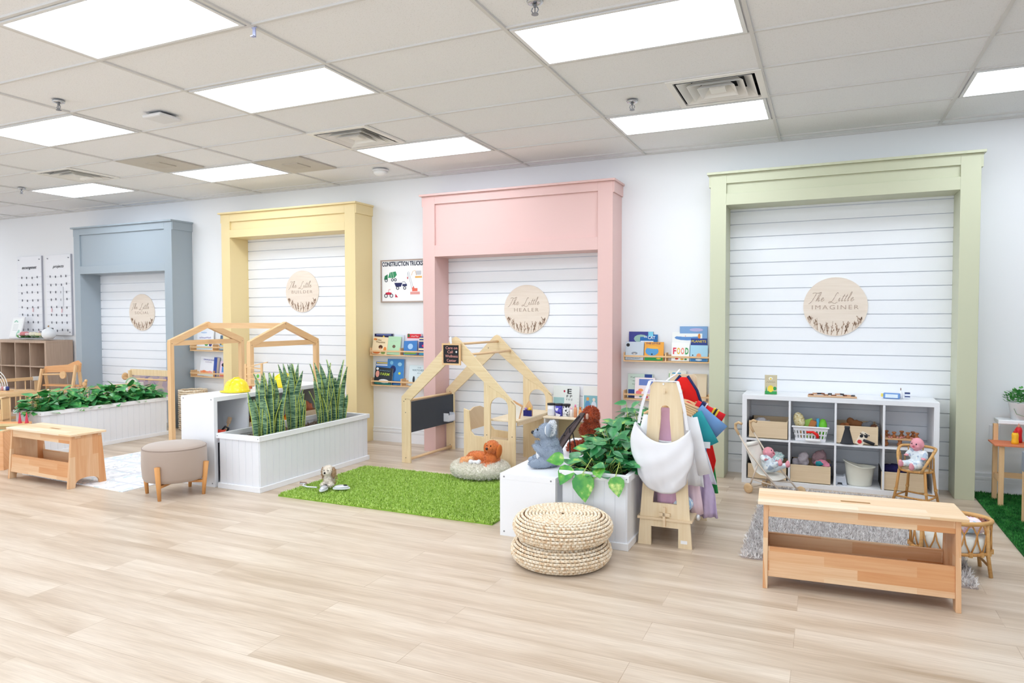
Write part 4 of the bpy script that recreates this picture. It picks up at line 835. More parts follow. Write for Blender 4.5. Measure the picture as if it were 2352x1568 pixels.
book(.276, .555, 1.02, 1.294, '#f3f4f2', 'white book with a blue whale and a red smile on the upper ledge', y=-.04, group=gC, art=(('e', .5, .80, .85, .18, '#5f8fcb'), ('e', .5, .86, .75, .16, '#f3f4f2'), ('e', .45, .86, .28, .09, '#d93a3a'), ('e', .9, .85, .09, .2, '#e08a3f'), ('e', .25, .5, .4, .2, '#f2dc7a'), ('e', .5, .45, .2, .08, '#c94a3f'), ('e', .8, .65, .3, .03, '#4aa35a')))
book(.455, .602, 1.02, 1.235, '#2b3f8c', 'navy book with PLANETS in yellow behind the light blue book', y=-.065, group=gC, texts=(('PLANETS', .5, .87, .9, .1, '#f2dc3f'),))
fb = book(.281, .447, 1.02, 1.194, '#f7f7f5', 'white book with FOOD in red, yellow and green letters on the upper ledge', y=-.085, group=gC, art=(('e', .3, .12, .2, .1, '#d9463a'), ('e', .6, .1, .2, .1, '#e9b23f'), ('e', .8, .1, .15, .1, '#4a9a4f')))
for s, u, c in (('F', .17, '#e0455a'), ('O', .39, '#f2c24a'), ('O', .62, '#ee8a7a'), ('D', .86, '#3fa05a')): text('title_text', s, fb, .03, M(c, .6), ((u-.5)*.166, -.0088, .095), h=.062, bold=.03)
book(.455, .615, 1.02, 1.172, '#a9d4ea', 'light blue book with an orange blob at the right front of the upper ledge', y=-.088, group=gC, art=(('e', .5, .35, .28, .3, '#f0a070'), ('e', .15, .38, .08, .08, '#2a2b30'), ('r', .5, .1, .95, .2, '#3f7fb8'), ('e', .5, .1, .45, .14, '#dfeaf2')))
book(-.154, .091, .646, .882, '#cfe2d6', 'mint and navy book at the left of the lower ledge beside the pink frame', y=-.04, group=gC, art=(('r', .82, .9, .3, .18, '#2c4a95'), ('r', .15, .2, .25, .3, '#2c4a95'), ('r', .5, .05, .95, .09, '#26366e')), texts=(('~', .4, .85, .6, .07, '#93a79a'), ('~', .3, .7, .2, .06, '#93a79a'), ('~', .3, .57, .25, .06, '#93a79a')))
book(-.075, .12, .646, .85, '#f5e7ea', 'pink and white book with a blue title box on the lower ledge', y=-.075, group=gC, art=(('r', .55, .78, .7, .3, '#6b84c6'), ('e', .3, .4, .25, .15, '#ef9a5a'), ('e', .2, .28, .3, .2, '#ee7f88'), ('e', .7, .35, .3, .2, '#d7c3e4'), ('e', .3, .1, .14, .1, '#6fb8a8'), ('e', .6, .08, .16, .12, '#e3606f')))
book(.245, .41, .646, .925, '#f1f3ea', 'white book with a blue title corner behind the clothes rack', y=-.05, group=gC, art=(('r', .45, .9, .5, .06, '#3fa0cf'), ('r', .03, .6, .06, .6, '#a5c79a')))
book(.47, .60, .646, .90, '#e6d3b6', 'tan book mostly hidden by the red costume on the lower ledge', y=-.05, group=gC)
# ---------------------------------------------------------------- construction truck poster
t = thing('framed_poster', 'framed Construction Trucks poster partly behind the pink frame', 'poster', (-2.782, -.012, 1.853))
W2, H2 = .293, .243
obj('sheet', MB().box(-W2+.015, W2-.015, -.004, .01, -H2+.012, H2-.012), M('#fafafc', .5), t)
fr = MB().box(-W2, W2, -.014, .012, -H2, -H2+.014).box(-W2, W2, -.014, .012, H2-.014, H2).box(-W2, -W2+.014, -.014, .012, -H2+.014, H2-.014).box(W2-.014, W2, -.014, .012, -H2+.014, H2-.014)
obj('frame', fr, wood('#b9a79c', '#9d897e', 'x'), t)
text('poster_title', 'CONSTRUCTION TRUCKS', t, .545, M('#2a2f45', .7), (0, -.0048, .195), h=.052, bold=.03)
def truck(name, parts, du=0, dv=0):
    mb = MB(); cols = []
    for k, c, a in parts:
        if c not in cols: cols.append(c)
        mi = cols.index(c)
        if k == 'w': mb.tube([(a[0]+a[2]*math.cos(q), -.0052, a[1]+a[2]*math.sin(q)) for q in [2*math.pi*i/16 for i in range(16)]], .004, 5, mat=mi, closed=True)
        elif k == 'r': mb.box(a[0], a[1], -.0052, -.004, a[2], a[3], mat=mi)
        elif k == 'p': mb.prism(a, -.0052, -.004, 'xz', mat=mi)
        elif k == 'l': mb.tube([(q[0], -.0048, q[1]) for q in a], .0025, 4, mat=mi)
    mb.v = [(v[0]+du, v[1], v[2]+dv) for v in mb.v]
    obj(name, mb, [M(c, .6) for c in cols], t)
truck('mixer_truck_picture', [('p', '#2f7d54', [(-.34, .04), (-.29, .04), (-.29, .10), (-.33, .08)]), ('p', '#3a9466', [(-.285, .06), (-.26, .12), (-.18, .13), (-.165, .09), (-.20, .055)]), ('l', '#eef3ee', [(-.25, .125), (-.24, .06)]), ('l', '#eef3ee', [(-.22, .13), (-.21, .055)]), ('w', '#2a2f45', (-.31, .03, .016)), ('w', '#2a2f45', (-.225, .035, .014)), ('w', '#2a2f45', (-.185, .035, .014))], 0.09, -0.02)
truck('dump_truck_picture', [('p', '#2b2f5e', [(-.21, -.0), (-.19, -.045), (-.12, -.045), (-.10, .0)]), ('r', '#2b2f5e', (-.10, -.04, -.04, -.015)), ('l', '#2b2f5e', [(-.10, .01), (-.07, .01), (-.045, -.02)]), ('w', '#2a2f45', (-.165, -.06, .016)), ('w', '#2a2f45', (-.07, -.06, .016))], 0.1, -0.02)
truck('tractor_picture', [('p', '#cf2f4a', [(-.33, -.125), (-.25, -.125), (-.25, -.10), (-.29, -.095), (-.33, -.10)]), ('l', '#cf2f4a', [(-.29, -.095), (-.285, -.065), (-.265, -.065)]), ('p', '#cf2f4a', [(-.20, -.155), (-.16, -.155), (-.195, -.115)]), ('w', '#2a2f45', (-.325, -.135, .020)), ('w', '#2a2f45', (-.25, -.135, .020))], 0.1, -0.03)
truck('crane_picture', [('l', '#b9bcc2', [(-.12, .10), (-.06, -.10)]), ('l', '#b9bcc2', [(-.105, .105), (-.045, -.08)]), ('l', '#b9bcc2', [(-.12, .10), (-.12, .05)]), ('r', '#c23b43', (-.126, -.114, .02, .045)), ('p', '#e9705c', [(-.06, -.12), (.01, -.12), (.01, -.085), (-.03, -.085), (-.04, -.06), (-.06, -.08)]), ('r', '#e9a39c', (-.085, .04, -.155, -.125))], 0.19, 0)
truck('excavator_picture', [('l', '#e8b66a', [(-.08, .06), (-.06, .105), (-.03, .115), (-.01, .06)]), ('r', '#c9cbd0', (-.02, .05, .065, .11)), ('r', '#e9b25e', (-.03, .06, .03, .05))], 0.2, 0)
# ---------------------------------------------------------------- acrylic calendars and things on the oak cube shelf
for k, (x0, x1, ttl, lab) in enumerate(((-9.90, -9.29, 'encouragement', 'white acrylic wall board with rows of clips titled encouragement'), (-9.19, -8.60, 'projects', 'white acrylic wall board with clips and pink tags titled projects, next to the blue frame'))):
    cx = (x0+x1)/2; t = thing('clip_board', lab, 'wall board', (cx, -.01, 1.79)); h = (x1-x0)/2
    obj('panel', MB().box(-h, h, -.010, .0, -.61, .60), M('#f5f6fb', .25), t, bevel=.001)
    obj('edge_strip', MB().box(h-.006, h+.006, -.014, .009, -.61, .60), M('#b9bac4', .4), t)
    text('header_text', ttl, t, .36 if k == 0 else .26, M('#3a3a42', .7), (0, -.0115, .42), h=.055, shear=.4, bold=.01)
    st = MB(); rg = random.Random(k)
    cl = None
    for r_ in range(8):
        z = .27-r_*.115; st.tube([(-h+.02, -.013, z+.01), (0, -.013, z), (h-.01, -.013, z+.012)], .0012, 4)
        for c in range(4):
            x = -h*.62+c*h*.42+rg.uniform(-.01, .01); zz = z+rg.uniform(-.006, .01)
            if cl is None: cl = obj('clip', MB().box(-.005, .005, -.008, 0, -.016, .016), M('#75767d', .5), t, loc=(x, -.012, zz))
            else:
                c2 = cl.copy(); COL.objects.link(c2); c2.parent = t; c2.location = (x, -.012, zz)
            if rg.random() < (.22 if r_ > 2 else .0)+.12*k*(r_ > 2): obj('paper_tag', MB().box(-.012, .012, -.004, -.002, -.075, -.012), M('#efccd2', .7), t, loc=(x+.01, -.014, zz), rot=(0, R(rg.uniform(-12, 12)), 0))
    obj('string', st, M('#c3c3cb', .7), t)
    pg = MB()
    for px_ in (-h+.05, h-.05):
        for pz_ in (.55, -.56): pg.lathe([(0, 0), (.008, 0), (.008, .012), (0, .012)], seg=10, mx=Matrix.Translation((px_, -.010, pz_)) @ Matrix.Rotation(R(90), 4, 'X'))
    obj('standoff', pg, M('#9a9ba3', .3, metal=.6), t)
    if k: obj('note_card', MB().box(-.02, .11, -.018, -.016, -.17, .12), M('#eceef4', .6), t)
ZT = 1.134
t = thing('framed_print', 'white framed print leaning at the left end of the oak cube shelf', 'picture', (-9.66, -.22, ZT), R(4), rot=(R(-14), 0, R(4)))
obj('frame', MB().box(-.13, .13, -.01, .01, 0, .33), M('#f2f2f4', .4), t, bevel=.004); obj('print', MB().box(-.11, .11, -.012, -.010, .025, .305), M('#f8faf9', .5), t)
ar = MB().tube([(-.06, -.013, .25), (-.03, -.013, .275), (.01, -.013, .25)], .008, 6).ell((.07, -.013, .08), (.025, .001, .05)).ell((.05, -.013, .06), (.02, .001, .04)); obj('green_leaves', ar, M('#a9d8c4', .6), t)
ln = MB(); 
for q in range(5): ln.box(-.07, .04, -.0128, -.012, .12+q*.022, .123+q*.022)
obj('print_text', ln, M('#aab0b4', .7), t)
t = thing('flower_garland', 'garland of pink and cream fabric flowers with leaves on the oak cube shelf', 'flowers', (-9.12, -.26, ZT))
rg = random.Random(8); gl = MB()
for k in range(90): heart(gl, (rg.uniform(-.36, .34), rg.uniform(-.06, .06), rg.uniform(.01, .045)), (rg.uniform(-1, 1), rg.uniform(-1, 1), rg.uniform(-.1, .7)), (0, 0, 1), .05)
obj('leaves', gl, LEAF1, t, fix=False); obj('vine', MB().tube([(-.36, 0, .012), (-.1, .02, .015), (.1, -.02, .015), (.34, 0, .012)], .006, 6), M('#4c5a3a', .8), t)
for x, c, r_ in ((-.19, '#dd8f93', .055), (-.10, '#e9c9cd', .04), (.02, '#f1ead6', .052), (.14, '#efe9c8', .04), (.20, '#eedfc0', .035), (.27, '#b84a4f', .028), (-.30, '#f1e6e2', .035)):
    fl = MB()
    for q in range(9): a = q*2.4; fl.ell((x+math.cos(a)*r_*.6, math.sin(a)*r_*.5-.02, .05+r_*.4), (r_*.6, r_*.6, r_*.6), rot=(math.sin(a)*.6, math.cos(a)*.6, 0), seg=8, rings=6)
    fl.ell((x, -.02, .04+r_*.45), r_*.35, seg=8, rings=6); obj('flower', fl, M(c, .8), t, smooth=True)
t = thing('black_cup', 'black square cup behind the round white vase on the oak cube shelf', 'cup', (-8.80, -.24, ZT)); obj('body', MB().lathe([(.055, 0), (.058, .16), (.052, .16), (.05, .01), (0, .01)], seg=24), M('#23252c', .5), t, smooth=True)
t = thing('round_vase', 'round white vase with a narrow neck on the oak cube shelf corner', 'vase', (-8.66, -.33, ZT))
obj('body', MB().lathe([(0, 0), (.05, 0), (.085, .04), (.092, .08), (.08, .125), (.04, .155), (.022, .163), (.02, .175), (.016, .175), (.016, .16)], seg=28), M('#eef0f3', .35), t, smooth=True)
obj('dried_stems', MB().tube([(0, 0, .15), (.006, 0, .2)], .006, 6).tube([(0, 0, .15), (-.012, 0, .195)], .006, 6), M('#b58d64', .8), t)
one('power_cord', MB().tube([(0, -.02, .02), (.05, -.03, .0), (.055, -.035, -.2), (.09, -.03, -.5), (.11, -.02, -.75)], .003, 6), M('#e6e2dd', .5), 'white cord hanging down the side of the oak cube shelf', 'cord', (-8.68, -.10, ZT), smooth=True)
# ---------------------------------------------------------------- dog bed and plush animals
t = thing('dog_bed', 'round cream faux-fur pet bed on the corner of the green rug', 'pet bed', (-1.17, -1.24, .02))
tor = MB()
nR, nS = 36, 12
vs = [((.19+.075*math.cos(b_))*math.cos(a), (.15+.075*math.cos(b_))*math.sin(a), .075+.062*math.sin(b_)) for a in [2*math.pi*i/nR for i in range(nR)] for b_ in [2*math.pi*j/nS for j in range(nS)]]
tor.add(vs, [(i*nS+j, i*nS+(j+1) % nS, ((i+1) % nR)*nS+(j+1) % nS, ((i+1) % nR)*nS+j) for i in range(nR) for j in range(nS)])
CREAM = M('#efe9dc', .9, noise=.08, nscale=40); obj('bolster', tor, CREAM, t, smooth=True)
obj('cushion', MB().ell((0, 0, .05), (.19, .15, .045)), CREAM, t, smooth=True)
rgn = np.random.default_rng(1); n = 9000; a = rgn.uniform(0, 6.283, n); b_ = rgn.uniform(-.9, 3.4, n)
P_ = np.stack([(.19+.075*np.cos(b_))*np.cos(a), (.15+.075*np.cos(b_))*np.sin(a), .075+.062*np.sin(b_)], 1); Nn = np.stack([np.cos(b_)*np.cos(a), np.cos(b_)*np.sin(a), np.sin(b_)], 1)
blades('fur', P_, Nn, .022, .004, CREAM, t, 2, spread=.7, curl=.8, kind='stuff')
def plush(name, label, loc, rz, ells, colr, n, L, vox=.006, rot=None, extra=None, w_=.003, group=None, noise=.12):
    t = thing(name, label, 'plush toy', loc, rz, group, rot=rot); m = M(colr, .9, noise=noise, nscale=30, sheen=.3)
    body('body', ells, m, t, vox); fur('fur', ells, n, L, w_, m, t, 3, kind='stuff'); return t, m
def eyes(t, pts, r_=.006, name='eye', c='#1d1a1a'):
    for p in pts: obj(name, MB().ell(p, r_, seg=10, rings=8), M(c, .15), t, smooth=True)
Z0 = (0, 0, 0)
# orange dog, head to +x, lying along x
t, m = plush('plush_dog', 'curly orange plush dog lying in the fur bed with its head up', (-1.12, -1.20, .128), R(-12), [((-.10, .02, .045), (.14, .065, .055), Z0), ((.05, 0, .06), (.075, .065, .065), Z0), ((.075, -.02, .165), (.062, .058, .058), Z0), ((.075, -.065, .155), (.034, .035, .028), Z0), ((.02, -.10, .02), (.024, .07, .022), (0, 0, .3)), ((.10, -.10, .025), (.026, .065, .024), (0, 0, -.2)), ((-.20, .02, .03), (.06, .03, .03), Z0), ((-.17, -.06, .02), (.055, .028, .025), Z0)], '#dc7f42', 5200, .010, extra=None)
ear = MB(); 
for s in (-1, 1): ear.ell((.075+s*.070, -.015, .135), (.020, .034, .062), (0, s*.15, 0))
obj('ear', ear, M('#c96f36', .9, noise=.15, nscale=30), t, smooth=True); eyes(t, [(.055, -.073, .185), (.095, -.073, .185)], .006); eyes(t, [(.075, -.102, .163)], .012, 'nose', '#3b2a24')
obj('paw_pad', MB().ell((.112, -.165, .025), (.017, .006, .017)), M('#e59a7c', .8), t, smooth=True)
t, m = plush('plush_puppy', 'small apricot plush puppy lying left in the fur bed', (-1.27, -1.32, .142), R(10), [((0, 0, .035), (.055, .03, .03), Z0), ((.045, -.01, .045), (.03, .028, .028), Z0), ((-.03, -.03, .015), (.02, .028, .015), Z0), ((.05, -.04, .02), (.015, .025, .014), Z0)], '#f0b27c', 1500, .007, .005)
eyes(t, [(.04, -.037, .05), (.055, -.036, .05)], .003)
t, m = plush('plush_bone', 'white plush bone in the middle of the fur bed', (-1.165, -1.36, .155), R(15), [((0, 0, .02), (.035, .014, .014), Z0), ((-.035, .012, .022), (.018, .017, .017), Z0), ((-.035, -.012, .02), (.018, .017, .017), Z0), ((.035, .012, .022), (.018, .017, .017), Z0), ((.035, -.012, .02), (.018, .017, .017), Z0)], '#f5f4f6', 900, .005, .005)
# koala, back to the camera
t, m = plush('plush_koala', 'large grey plush koala sitting on the low white shelf, seen from behind', (-.105, -2.27, .412), R(-75), [((0, 0, .085), (.098, .088, .095), Z0), ((0, -.005, .155), (.075, .068, .06), Z0), ((.0, -.02, .235), (.072, .066, .062), Z0), ((0, -.085, .225), (.035, .030, .030), Z0), ((.085, -.055, .035), (.034, .085, .034), (0, 0, .3)), ((-.085, -.055, .035), (.034, .085, .034), (0, 0, -.3)), ((.075, -.055, .12), (.026, .07, .026), (-.6, 0, -.2)), ((-.075, -.055, .12), (.026, .07, .026), (-.6, 0, .2))], '#96a2b3', 9000, .0065, .007)
for s in (-1, 1):
    obj('ear', MB().ell((s*.078, .0, .262), (.042, .024, .046)), m, t, smooth=True)
    e_ = [((s*.082, -.012, .262), (.024, .014, .034), Z0)]; obj('ear_tuft', MB().ell(*e_[0]), M('#f7f8fb', .9), t, smooth=True)
tf = [((.066, .015, .268), (.030, .022, .042), Z0)]
fur('ear_fur', tf, 700, .014, .004, M('#f7f8fb', .9), t, 5, kind='stuff'); fur('ear_fur', [((-.066, .015, .268), (.024, .018, .034), Z0)], 500, .012, .004, M('#f7f8fb', .9), t, 6, kind='stuff')
eyes(t, [(.03, -.082, .255), (-.03, -.082, .255)], .006); eyes(t, [(0, -.118, .232)], .013, 'nose', '#24242a')
obj('belly_patch', MB().ell((0, -.022, .085), (.082, .075, .085)), M('#eceef2', .9), t, smooth=True); obj('foot', MB().ell((-.105, -.135, .022), (.028, .032, .022)), M('#96a2b3', .9), t, smooth=True)
# orange monkey
t, m = plush('plush_orangutan', 'rust-orange shaggy plush ape sitting behind the koala, facing left', (.0, -1.62, .412), R(-75), [((0, 0, .10), (.075, .065, .10), Z0), ((0, -.01, .19), (.055, .05, .05), Z0), ((0, -.02, .265), (.062, .06, .072), Z0), ((.075, -.05, .11), (.024, .026, .09), (.5, .2, 0)), ((-.075, -.05, .11), (.024, .026, .09), (.5, -.2, 0)), ((.06, -.10, .03), (.03, .10, .03), (0, 0, .2)), ((-.06, -.10, .03), (.03, .10, .03), (0, 0, -.2))], '#b9522a', 9500, .018, .006, w_=.004, noise=.25)
obj('muzzle', MB().ell((0, -.078, .245), (.034, .030, .030)), M('#f1e6df', .9), t, smooth=True); obj('face_patch', MB().ell((.052, -.045, .27), (.014, .014, .024)), M('#efcbb5', .9), t, smooth=True)
eyes(t, [(.02, -.079, .285), (-.02, -.079, .285)], .006)
t = thing('toy_stand', 'dark brown tilted panel on thin black legs between the koala and the ape', 'toy stand', (-.14, -1.86, .412), R(62))
mx = Matrix.Translation((0.06, 0, .19)) @ Matrix.Rotation(R(-42), 4, 'Y')
obj('panel', MB().prism([(-.20, -.05), (.16, -.022), (.16, .022), (-.20, .05)], -.007, .007, 'xy', mx=mx), wood('#4b3c3c', '#2f2527', 'x'), t, bevel=.003)
obj('strap', MB().tube([mx @ Vector(p) for p in ((-.18, .0, .012), (-.02, .02, .02), (.12, 0, .012))], .004, 6), M('#29262c', .6), t)
for a, b_ in (((.0, -.05, 0), (.03, -.01, .20)), ((-.06, .05, 0), (.0, .01, .15)), ((.14, .03, 0), (.06, .0, .2))): obj('leg', MB().tube([a, b_], .0045, 8), M('#222226', .4), t)
# small dog and shoes on the rug
t, m = plush('plush_puppy', 'small white and tan plush puppy sitting on the left end of the green rug', (-2.12, -2.13, .045), R(12), [((0, 0, .045), (.035, .035, .045), Z0), ((0, -.012, .105), (.036, .034, .034), Z0), ((0, -.044, .095), (.018, .018, .015), Z0), ((.028, -.03, .015), (.013, .032, .013), Z0), ((-.028, -.03, .015), (.013, .032, .013), Z0)], '#efe6da', 2600, .008, .005)
t.scale = (1.22, 1.22, 1.22)
TAN = M('#b99a7c', .9, noise=.2, nscale=40)
for s in (-1, 1): obj('ear', MB().ell((s*.036, -.006, .09), (.013, .020, .035)), TAN, t, smooth=True); fur('ear_fur', [((s*.036, -.006, .09), (.013, .020, .035), Z0)], 400, .008, .003, TAN, t, 7, kind='stuff')
fur('side_fur', [((.024, .01, .05), (.024, .03, .04), Z0), ((-.024, .01, .05), (.024, .03, .04), Z0)], 900, .008, .003, TAN, t, 8, kind='stuff')
eyes(t, [(.014, -.043, .113), (-.014, -.043, .113)], .004); eyes(t, [(0, -.064, .1)], .007, 'nose')
for x, y, rz, l in ((-2.09, -2.235, 20, 'left silver toy shoe in front of the small plush puppy'), (-1.98, -2.15, -60, 'silver toy shoe to the right of the small plush puppy')):
    t = thing('toy_shoe', l, 'toy shoe', (x, y, .038), R(rz)); SIL = M('#d3d5dc', .3, metal=.4)
    obj('sole', MB().prism([(-.028+.004*math.cos(a), 0) if 0 else (.03*math.cos(a), .07*math.sin(a)) for a in [2*math.pi*k/20 for k in range(20)]], 0, .010, 'xy'), M('#e9eaf0', .5), t)
    obj('upper', MB().ell((0, .0, .014), (.027, .062, .020)), SIL, t, smooth=True); obj('opening', MB().ell((0, .028, .028), (.016, .022, .006)), M('#2b2b30', .8), t, smooth=True)
t = thing('toy_leash', 'thin pale toy leash trailing left from the small plush puppy', 'leash', (-2.25, -2.2, .035)); obj('cord', MB().tube([(-.17, .06, 0), (-.10, .04, .01), (-.07, -.02, .012), (0, -.05, .015), (.10, -.05, .02)], .006, 6), M('#e3e4ea', .5), t, smooth=True); obj('handle', MB().tube([(-.17, .06, 0), (-.19, .08, .005), (-.13, .09, .005), (-.10, .06, .005)], .006, 6), M('#a88f84', .6), t)
# ---------------------------------------------------------------- clothes rack
RX, RY = .708, -2.375
t = thing('clothes_rack', 'birch plywood A-frame dress-up clothes rack hung with costumes', 'clothes rack', (RX, RY, 0), R(1))
def aboard(y, nm):
    y0, y1 = y-.009, y+.009; hx = lambda z: .168+(.092-.168)*z/1.03; o = MB()
    for s in (-1, 1):
        F = lambda pts: [(s*x, z) for x, z in pts]
        o.prism(F([(.085, 0), (hx(0), 0), (hx(.27), .27), (.075, .27), (.085, .12)]), y0, y1, 'xz')
        o.prism(F([(.075, .27), (hx(.27), .27), (hx(.86), .86), (.028, .86), (.028, .80)]), y0, y1, 'xz')
    o.prism([(-.085, .12), (.085, .12), (.075, .27), (-.075, .27)], y0, y1, 'xz')
    k = [(.028*math.cos(a), .86+.028*math.sin(a)) for a in [math.pi*i/10 for i in range(11)]]
    o.prism([(-hx(.86), .86), (-.028, .86)]+k[::-1][1:-1]+[(.028, .86), (hx(.86), .86), (.092, 1.01), (.075, 1.03), (-.075, 1.03), (-.092, 1.01)], y0, y1, 'xz')
    return obj(nm, o, PLY_Z, t)
fb_ = aboard(0, 'end_board'); aboard(.66, 'end_board')
obj('hook', MB().box(-.006, .006, -.035, -.009, .965, .975).box(-.006, .006, -.038, -.032, .965, .995), PLY, t)
obj('hanging_bar', MB().tube([(0, 0, .92), (0, .66, .92)], .012, 12), BEECH_Y, t, smooth=True)
obj('bottom_shelf', MB().box(-.17, .17, -.02, .68, .165, .180), PLY, t); obj('cross_key', MB().box(-.035, .035, -.03, .0, .195, .215).box(-.008, .008, -.03, .02, .13, .25), PLY, t)
obj('label_sticker', MB().box(.10, .14, -.0105, -.009, .03, .05), M('#f0f1f4', .6), t)
# garments : local frame x across, z down from hanger, built around (RX, y)
def cloth_sheet(rows, th, amp, fr, seed, ny=26):
    """rows: (z, x_left, x_right) -> closed, softly folded sheet"""
    rg = random.Random(seed); ph = [rg.uniform(0, 6.28) for _ in range(3)]; mb = MB(); n = len(rows); zs = [r[0] for r in rows]; ztop, zbot = max(zs), min(zs)
    fine = []
    for i in range(n-1):
        for k in range(4): u = k/4; fine.append(tuple(rows[i][j]*(1-u)+rows[i+1][j]*u for j in range(3)))
    fine.append(rows[-1]); nr = len(fine)
    def yy(x, z, s): 
        d = (ztop-z)/(ztop-zbot+1e-6); return s*th/2+amp*d*math.sin(x*fr+ph[0]+2*d)+amp*.6*d*math.sin(x*fr*2.3+ph[1]+s)+amp*.3*math.sin(z*18+ph[2])
    vs = []; 
    for s in (-1, 1):
        for z, a, b_ in fine:
            for k in range(ny+1):
                u = k/ny; x = a+(b_-a)*u; e = min(1, 4*min(u, 1-u)+.15); vs.append((x, yy(x, z, s)*1.0*(1 if s < 0 or True else 1)*1.0 if e >= 1 else yy(x, z, s*e), z))
    fs = []; W_ = ny+1
    for s in (0, 1):
        for i in range(nr-1):
            for k in range(ny): q = s*nr*W_+i*W_+k; fs.append((q, q+1, q+W_+1, q+W_))
    for i in range(nr-1):
        for k in (0, ny): a = i*W_+k; b2 = nr*W_+i*W_+k; fs.append((a, a+W_, b2+W_, b2))
    for i in (0, nr-1):
        for k in range(ny): a = i*W_+k; b2 = nr*W_+i*W_+k; fs.append((a, a+1, b2+1, b2))
    return mb.add(vs, fs)
def hanger(t, xw=.15):
    obj('hanger', MB().tube([(-xw, 0, -.045), (-.05, 0, -.005), (0, 0, .004), (.05, 0, -.005), (xw, 0, -.045)], .009, 8), BEECH, t, smooth=True)
    obj('hanger_hook', MB().tube([(0, 0, .0), (0, 0, .03), (.012, 0, .05), (0, 0, .064), (-.012, 0, .052)], .0022, 6), M('#b9bbc2', .3, metal=.8), t)
def garment(name, label, y, rows, c, amp=.012, fr=38, th=.03, seed=1, sleeves=None, rz=0, extra=None, dx=0, rough=.85, group='costumes on the plywood rack'):
    t = thing(name, label, 'costume', (RX+dx, y, .865), rz, group); hanger(t); m = M(c, rough, noise=.04, nscale=20) if isinstance(c, str) else c
    obj('fabric', cloth_sheet(rows, th, amp, fr, seed), m, t, smooth=True)
    for sl in sleeves or []:
        (a, b_, r0, r1, cc) = sl; v = (Vector(b_)-Vector(a)); pts = [Vector(a)+v*u for u in (0, .33, .66, 1)]
        mbs = MB().tube(pts, [r0, r0*.9+r1*.1, (r0+r1)/2, r1], 14); mbs.v = [(q[0], q[1]*.0+(q[1])*.45, q[2]) for q in mbs.v]
        obj('sleeve', mbs, M(cc, rough, noise=.04, nscale=20) if cc else m, t, smooth=True)
    return t
coat = garment('lab_coat', 'long white lab coat hanging at the front of the plywood rack', -2.24, [(-.02, -.05, .06), (-.05, -.13, .14), (-.12, -.15, .17), (-.28, -.17, .19), (-.50, -.19, .22)], '#eceef3', .022, 34, .045, 1, [((.13, 0, -.07), (.22, -.0, -.42), .045, .04, None), ((-.13, 0, -.07), (-.20, 0, -.35), .042, .04, None)])
garment('tutu_dress', 'pale pink tulle dress hanging behind the white lab coat', -2.17, [(-.02, -.05, .05), (-.06, -.09, .09), (-.25, -.08, .09), (-.40, -.17, .17), (-.70, -.19, .20)], '#f4dbe8', .020, 60, .05, 2)
garment('scrub_shirt', 'teal scrub shirt with a white patch on the plywood rack', -2.09, [(-.01, -.05, .06), (-.05, -.13, .15), (-.14, -.16, .18), (-.26, -.14, .19), (-.38, -.14, .20)], '#2f9aa3', .010, 30, .03, 3, [((.13, 0, -.06), (.235, 0, -.26), .05, .055, None)])
p_ = [o for o in bpy.data.objects if o.name.startswith('scrub_shirt')][0]; obj('white_patch', MB().box(.16, .235, -.035, -.028, -.275, -.235), M('#eef2f4', .7), p_)
garment('denim_shirt', 'light denim-blue shirt between the teal and flag shirts on the rack', -2.01, [(-.01, -.05, .06), (-.05, -.13, .16), (-.14, -.15, .20), (-.24, -.14, .20), (-.36, -.14, .19)], '#6f96c8', .010, 26, .03, 4, [((.13, 0, -.05), (.285, 0, -.19), .055, .065, None)])
fl = garment('flag_shirt', 'red shirt with flag patches and a yellow and black stripe on the rack', -1.93, [(-.0, -.05, .06), (-.04, -.13, .15), (-.14, -.14, .16), (-.30, -.14, .16)], '#d92532', .008, 26, .03, 5, [((.11, 0, -.02), (.285, 0, -.115), .035, .045, '#e0262f')])
d_ = Vector((.175, 0, -.095)).normalized(); 
for q, w_, c in ((.03, .030, '#283063'), (.056, .012, '#f2e4e8'), (.115, .012, '#f3c93a'), (.127, .014, '#26262c'), (.141, .012, '#f3c93a')):
    a = Vector((.11, 0, -.02))+d_*q; b_ = a+d_*w_; obj('sleeve_stripe', MB().bar(a, b_, .088, .046, up=(0, 1, 0)), M(c, .7), fl)
obj('flag_patch', MB().box(.235, .275, -.034, -.026, -.19, -.15), M('#2b3a7a', .7), fl); obj('flag_patch', MB().box(.275, .30, -.034, -.026, -.185, -.155), M('#f3d7da', .7), fl)
cp = garment('hero_cape', 'long red cape with navy edging at the back of the plywood rack', -1.79, [(.15, -.02, .03), (.06, -.12, .09), (-.10, -.12, .145), (-.26, -.12, .19), (-.42, -.11, .225), (-.55, .02, .20)], '#e2231f', .012, 34, .03, 6)
obj('trim', MB().tube([(.03, 0, .16), (.095, 0, .06), (.15, 0, -.10), (.195, 0, -.26)], .010, 8).tube([(-.02, 0, .16), (-.10, 0, .06), (-.125, 0, -.02)], .010, 8), M('#23305f', .7), cp, smooth=True)
garment('tulle_skirt', 'lavender tulle skirt hanging low on the back right of the rack', -1.98, [(-.30, .06, .12), (-.45, .06, .20), (-.62, .06, .25), (-.76, .10, .27)], '#d5c3e4', .02, 70, .05, 7)
garment('ribbon_costume', 'white and green-trimmed costume low behind the red cape', -1.88, [(-.05, .0, .08), (-.30, .02, .16), (-.48, .04, .22), (-.56, .06, .25)], '#eef0f6', .012, 30, .03, 8)
garment('green_sash', 'narrow green sash hanging below the red cape', -1.72, [(-.35, .17, .19), (-.55, .18, .22), (-.66, .20, .235)], '#2f9c54', .008, 30, .012, 9)
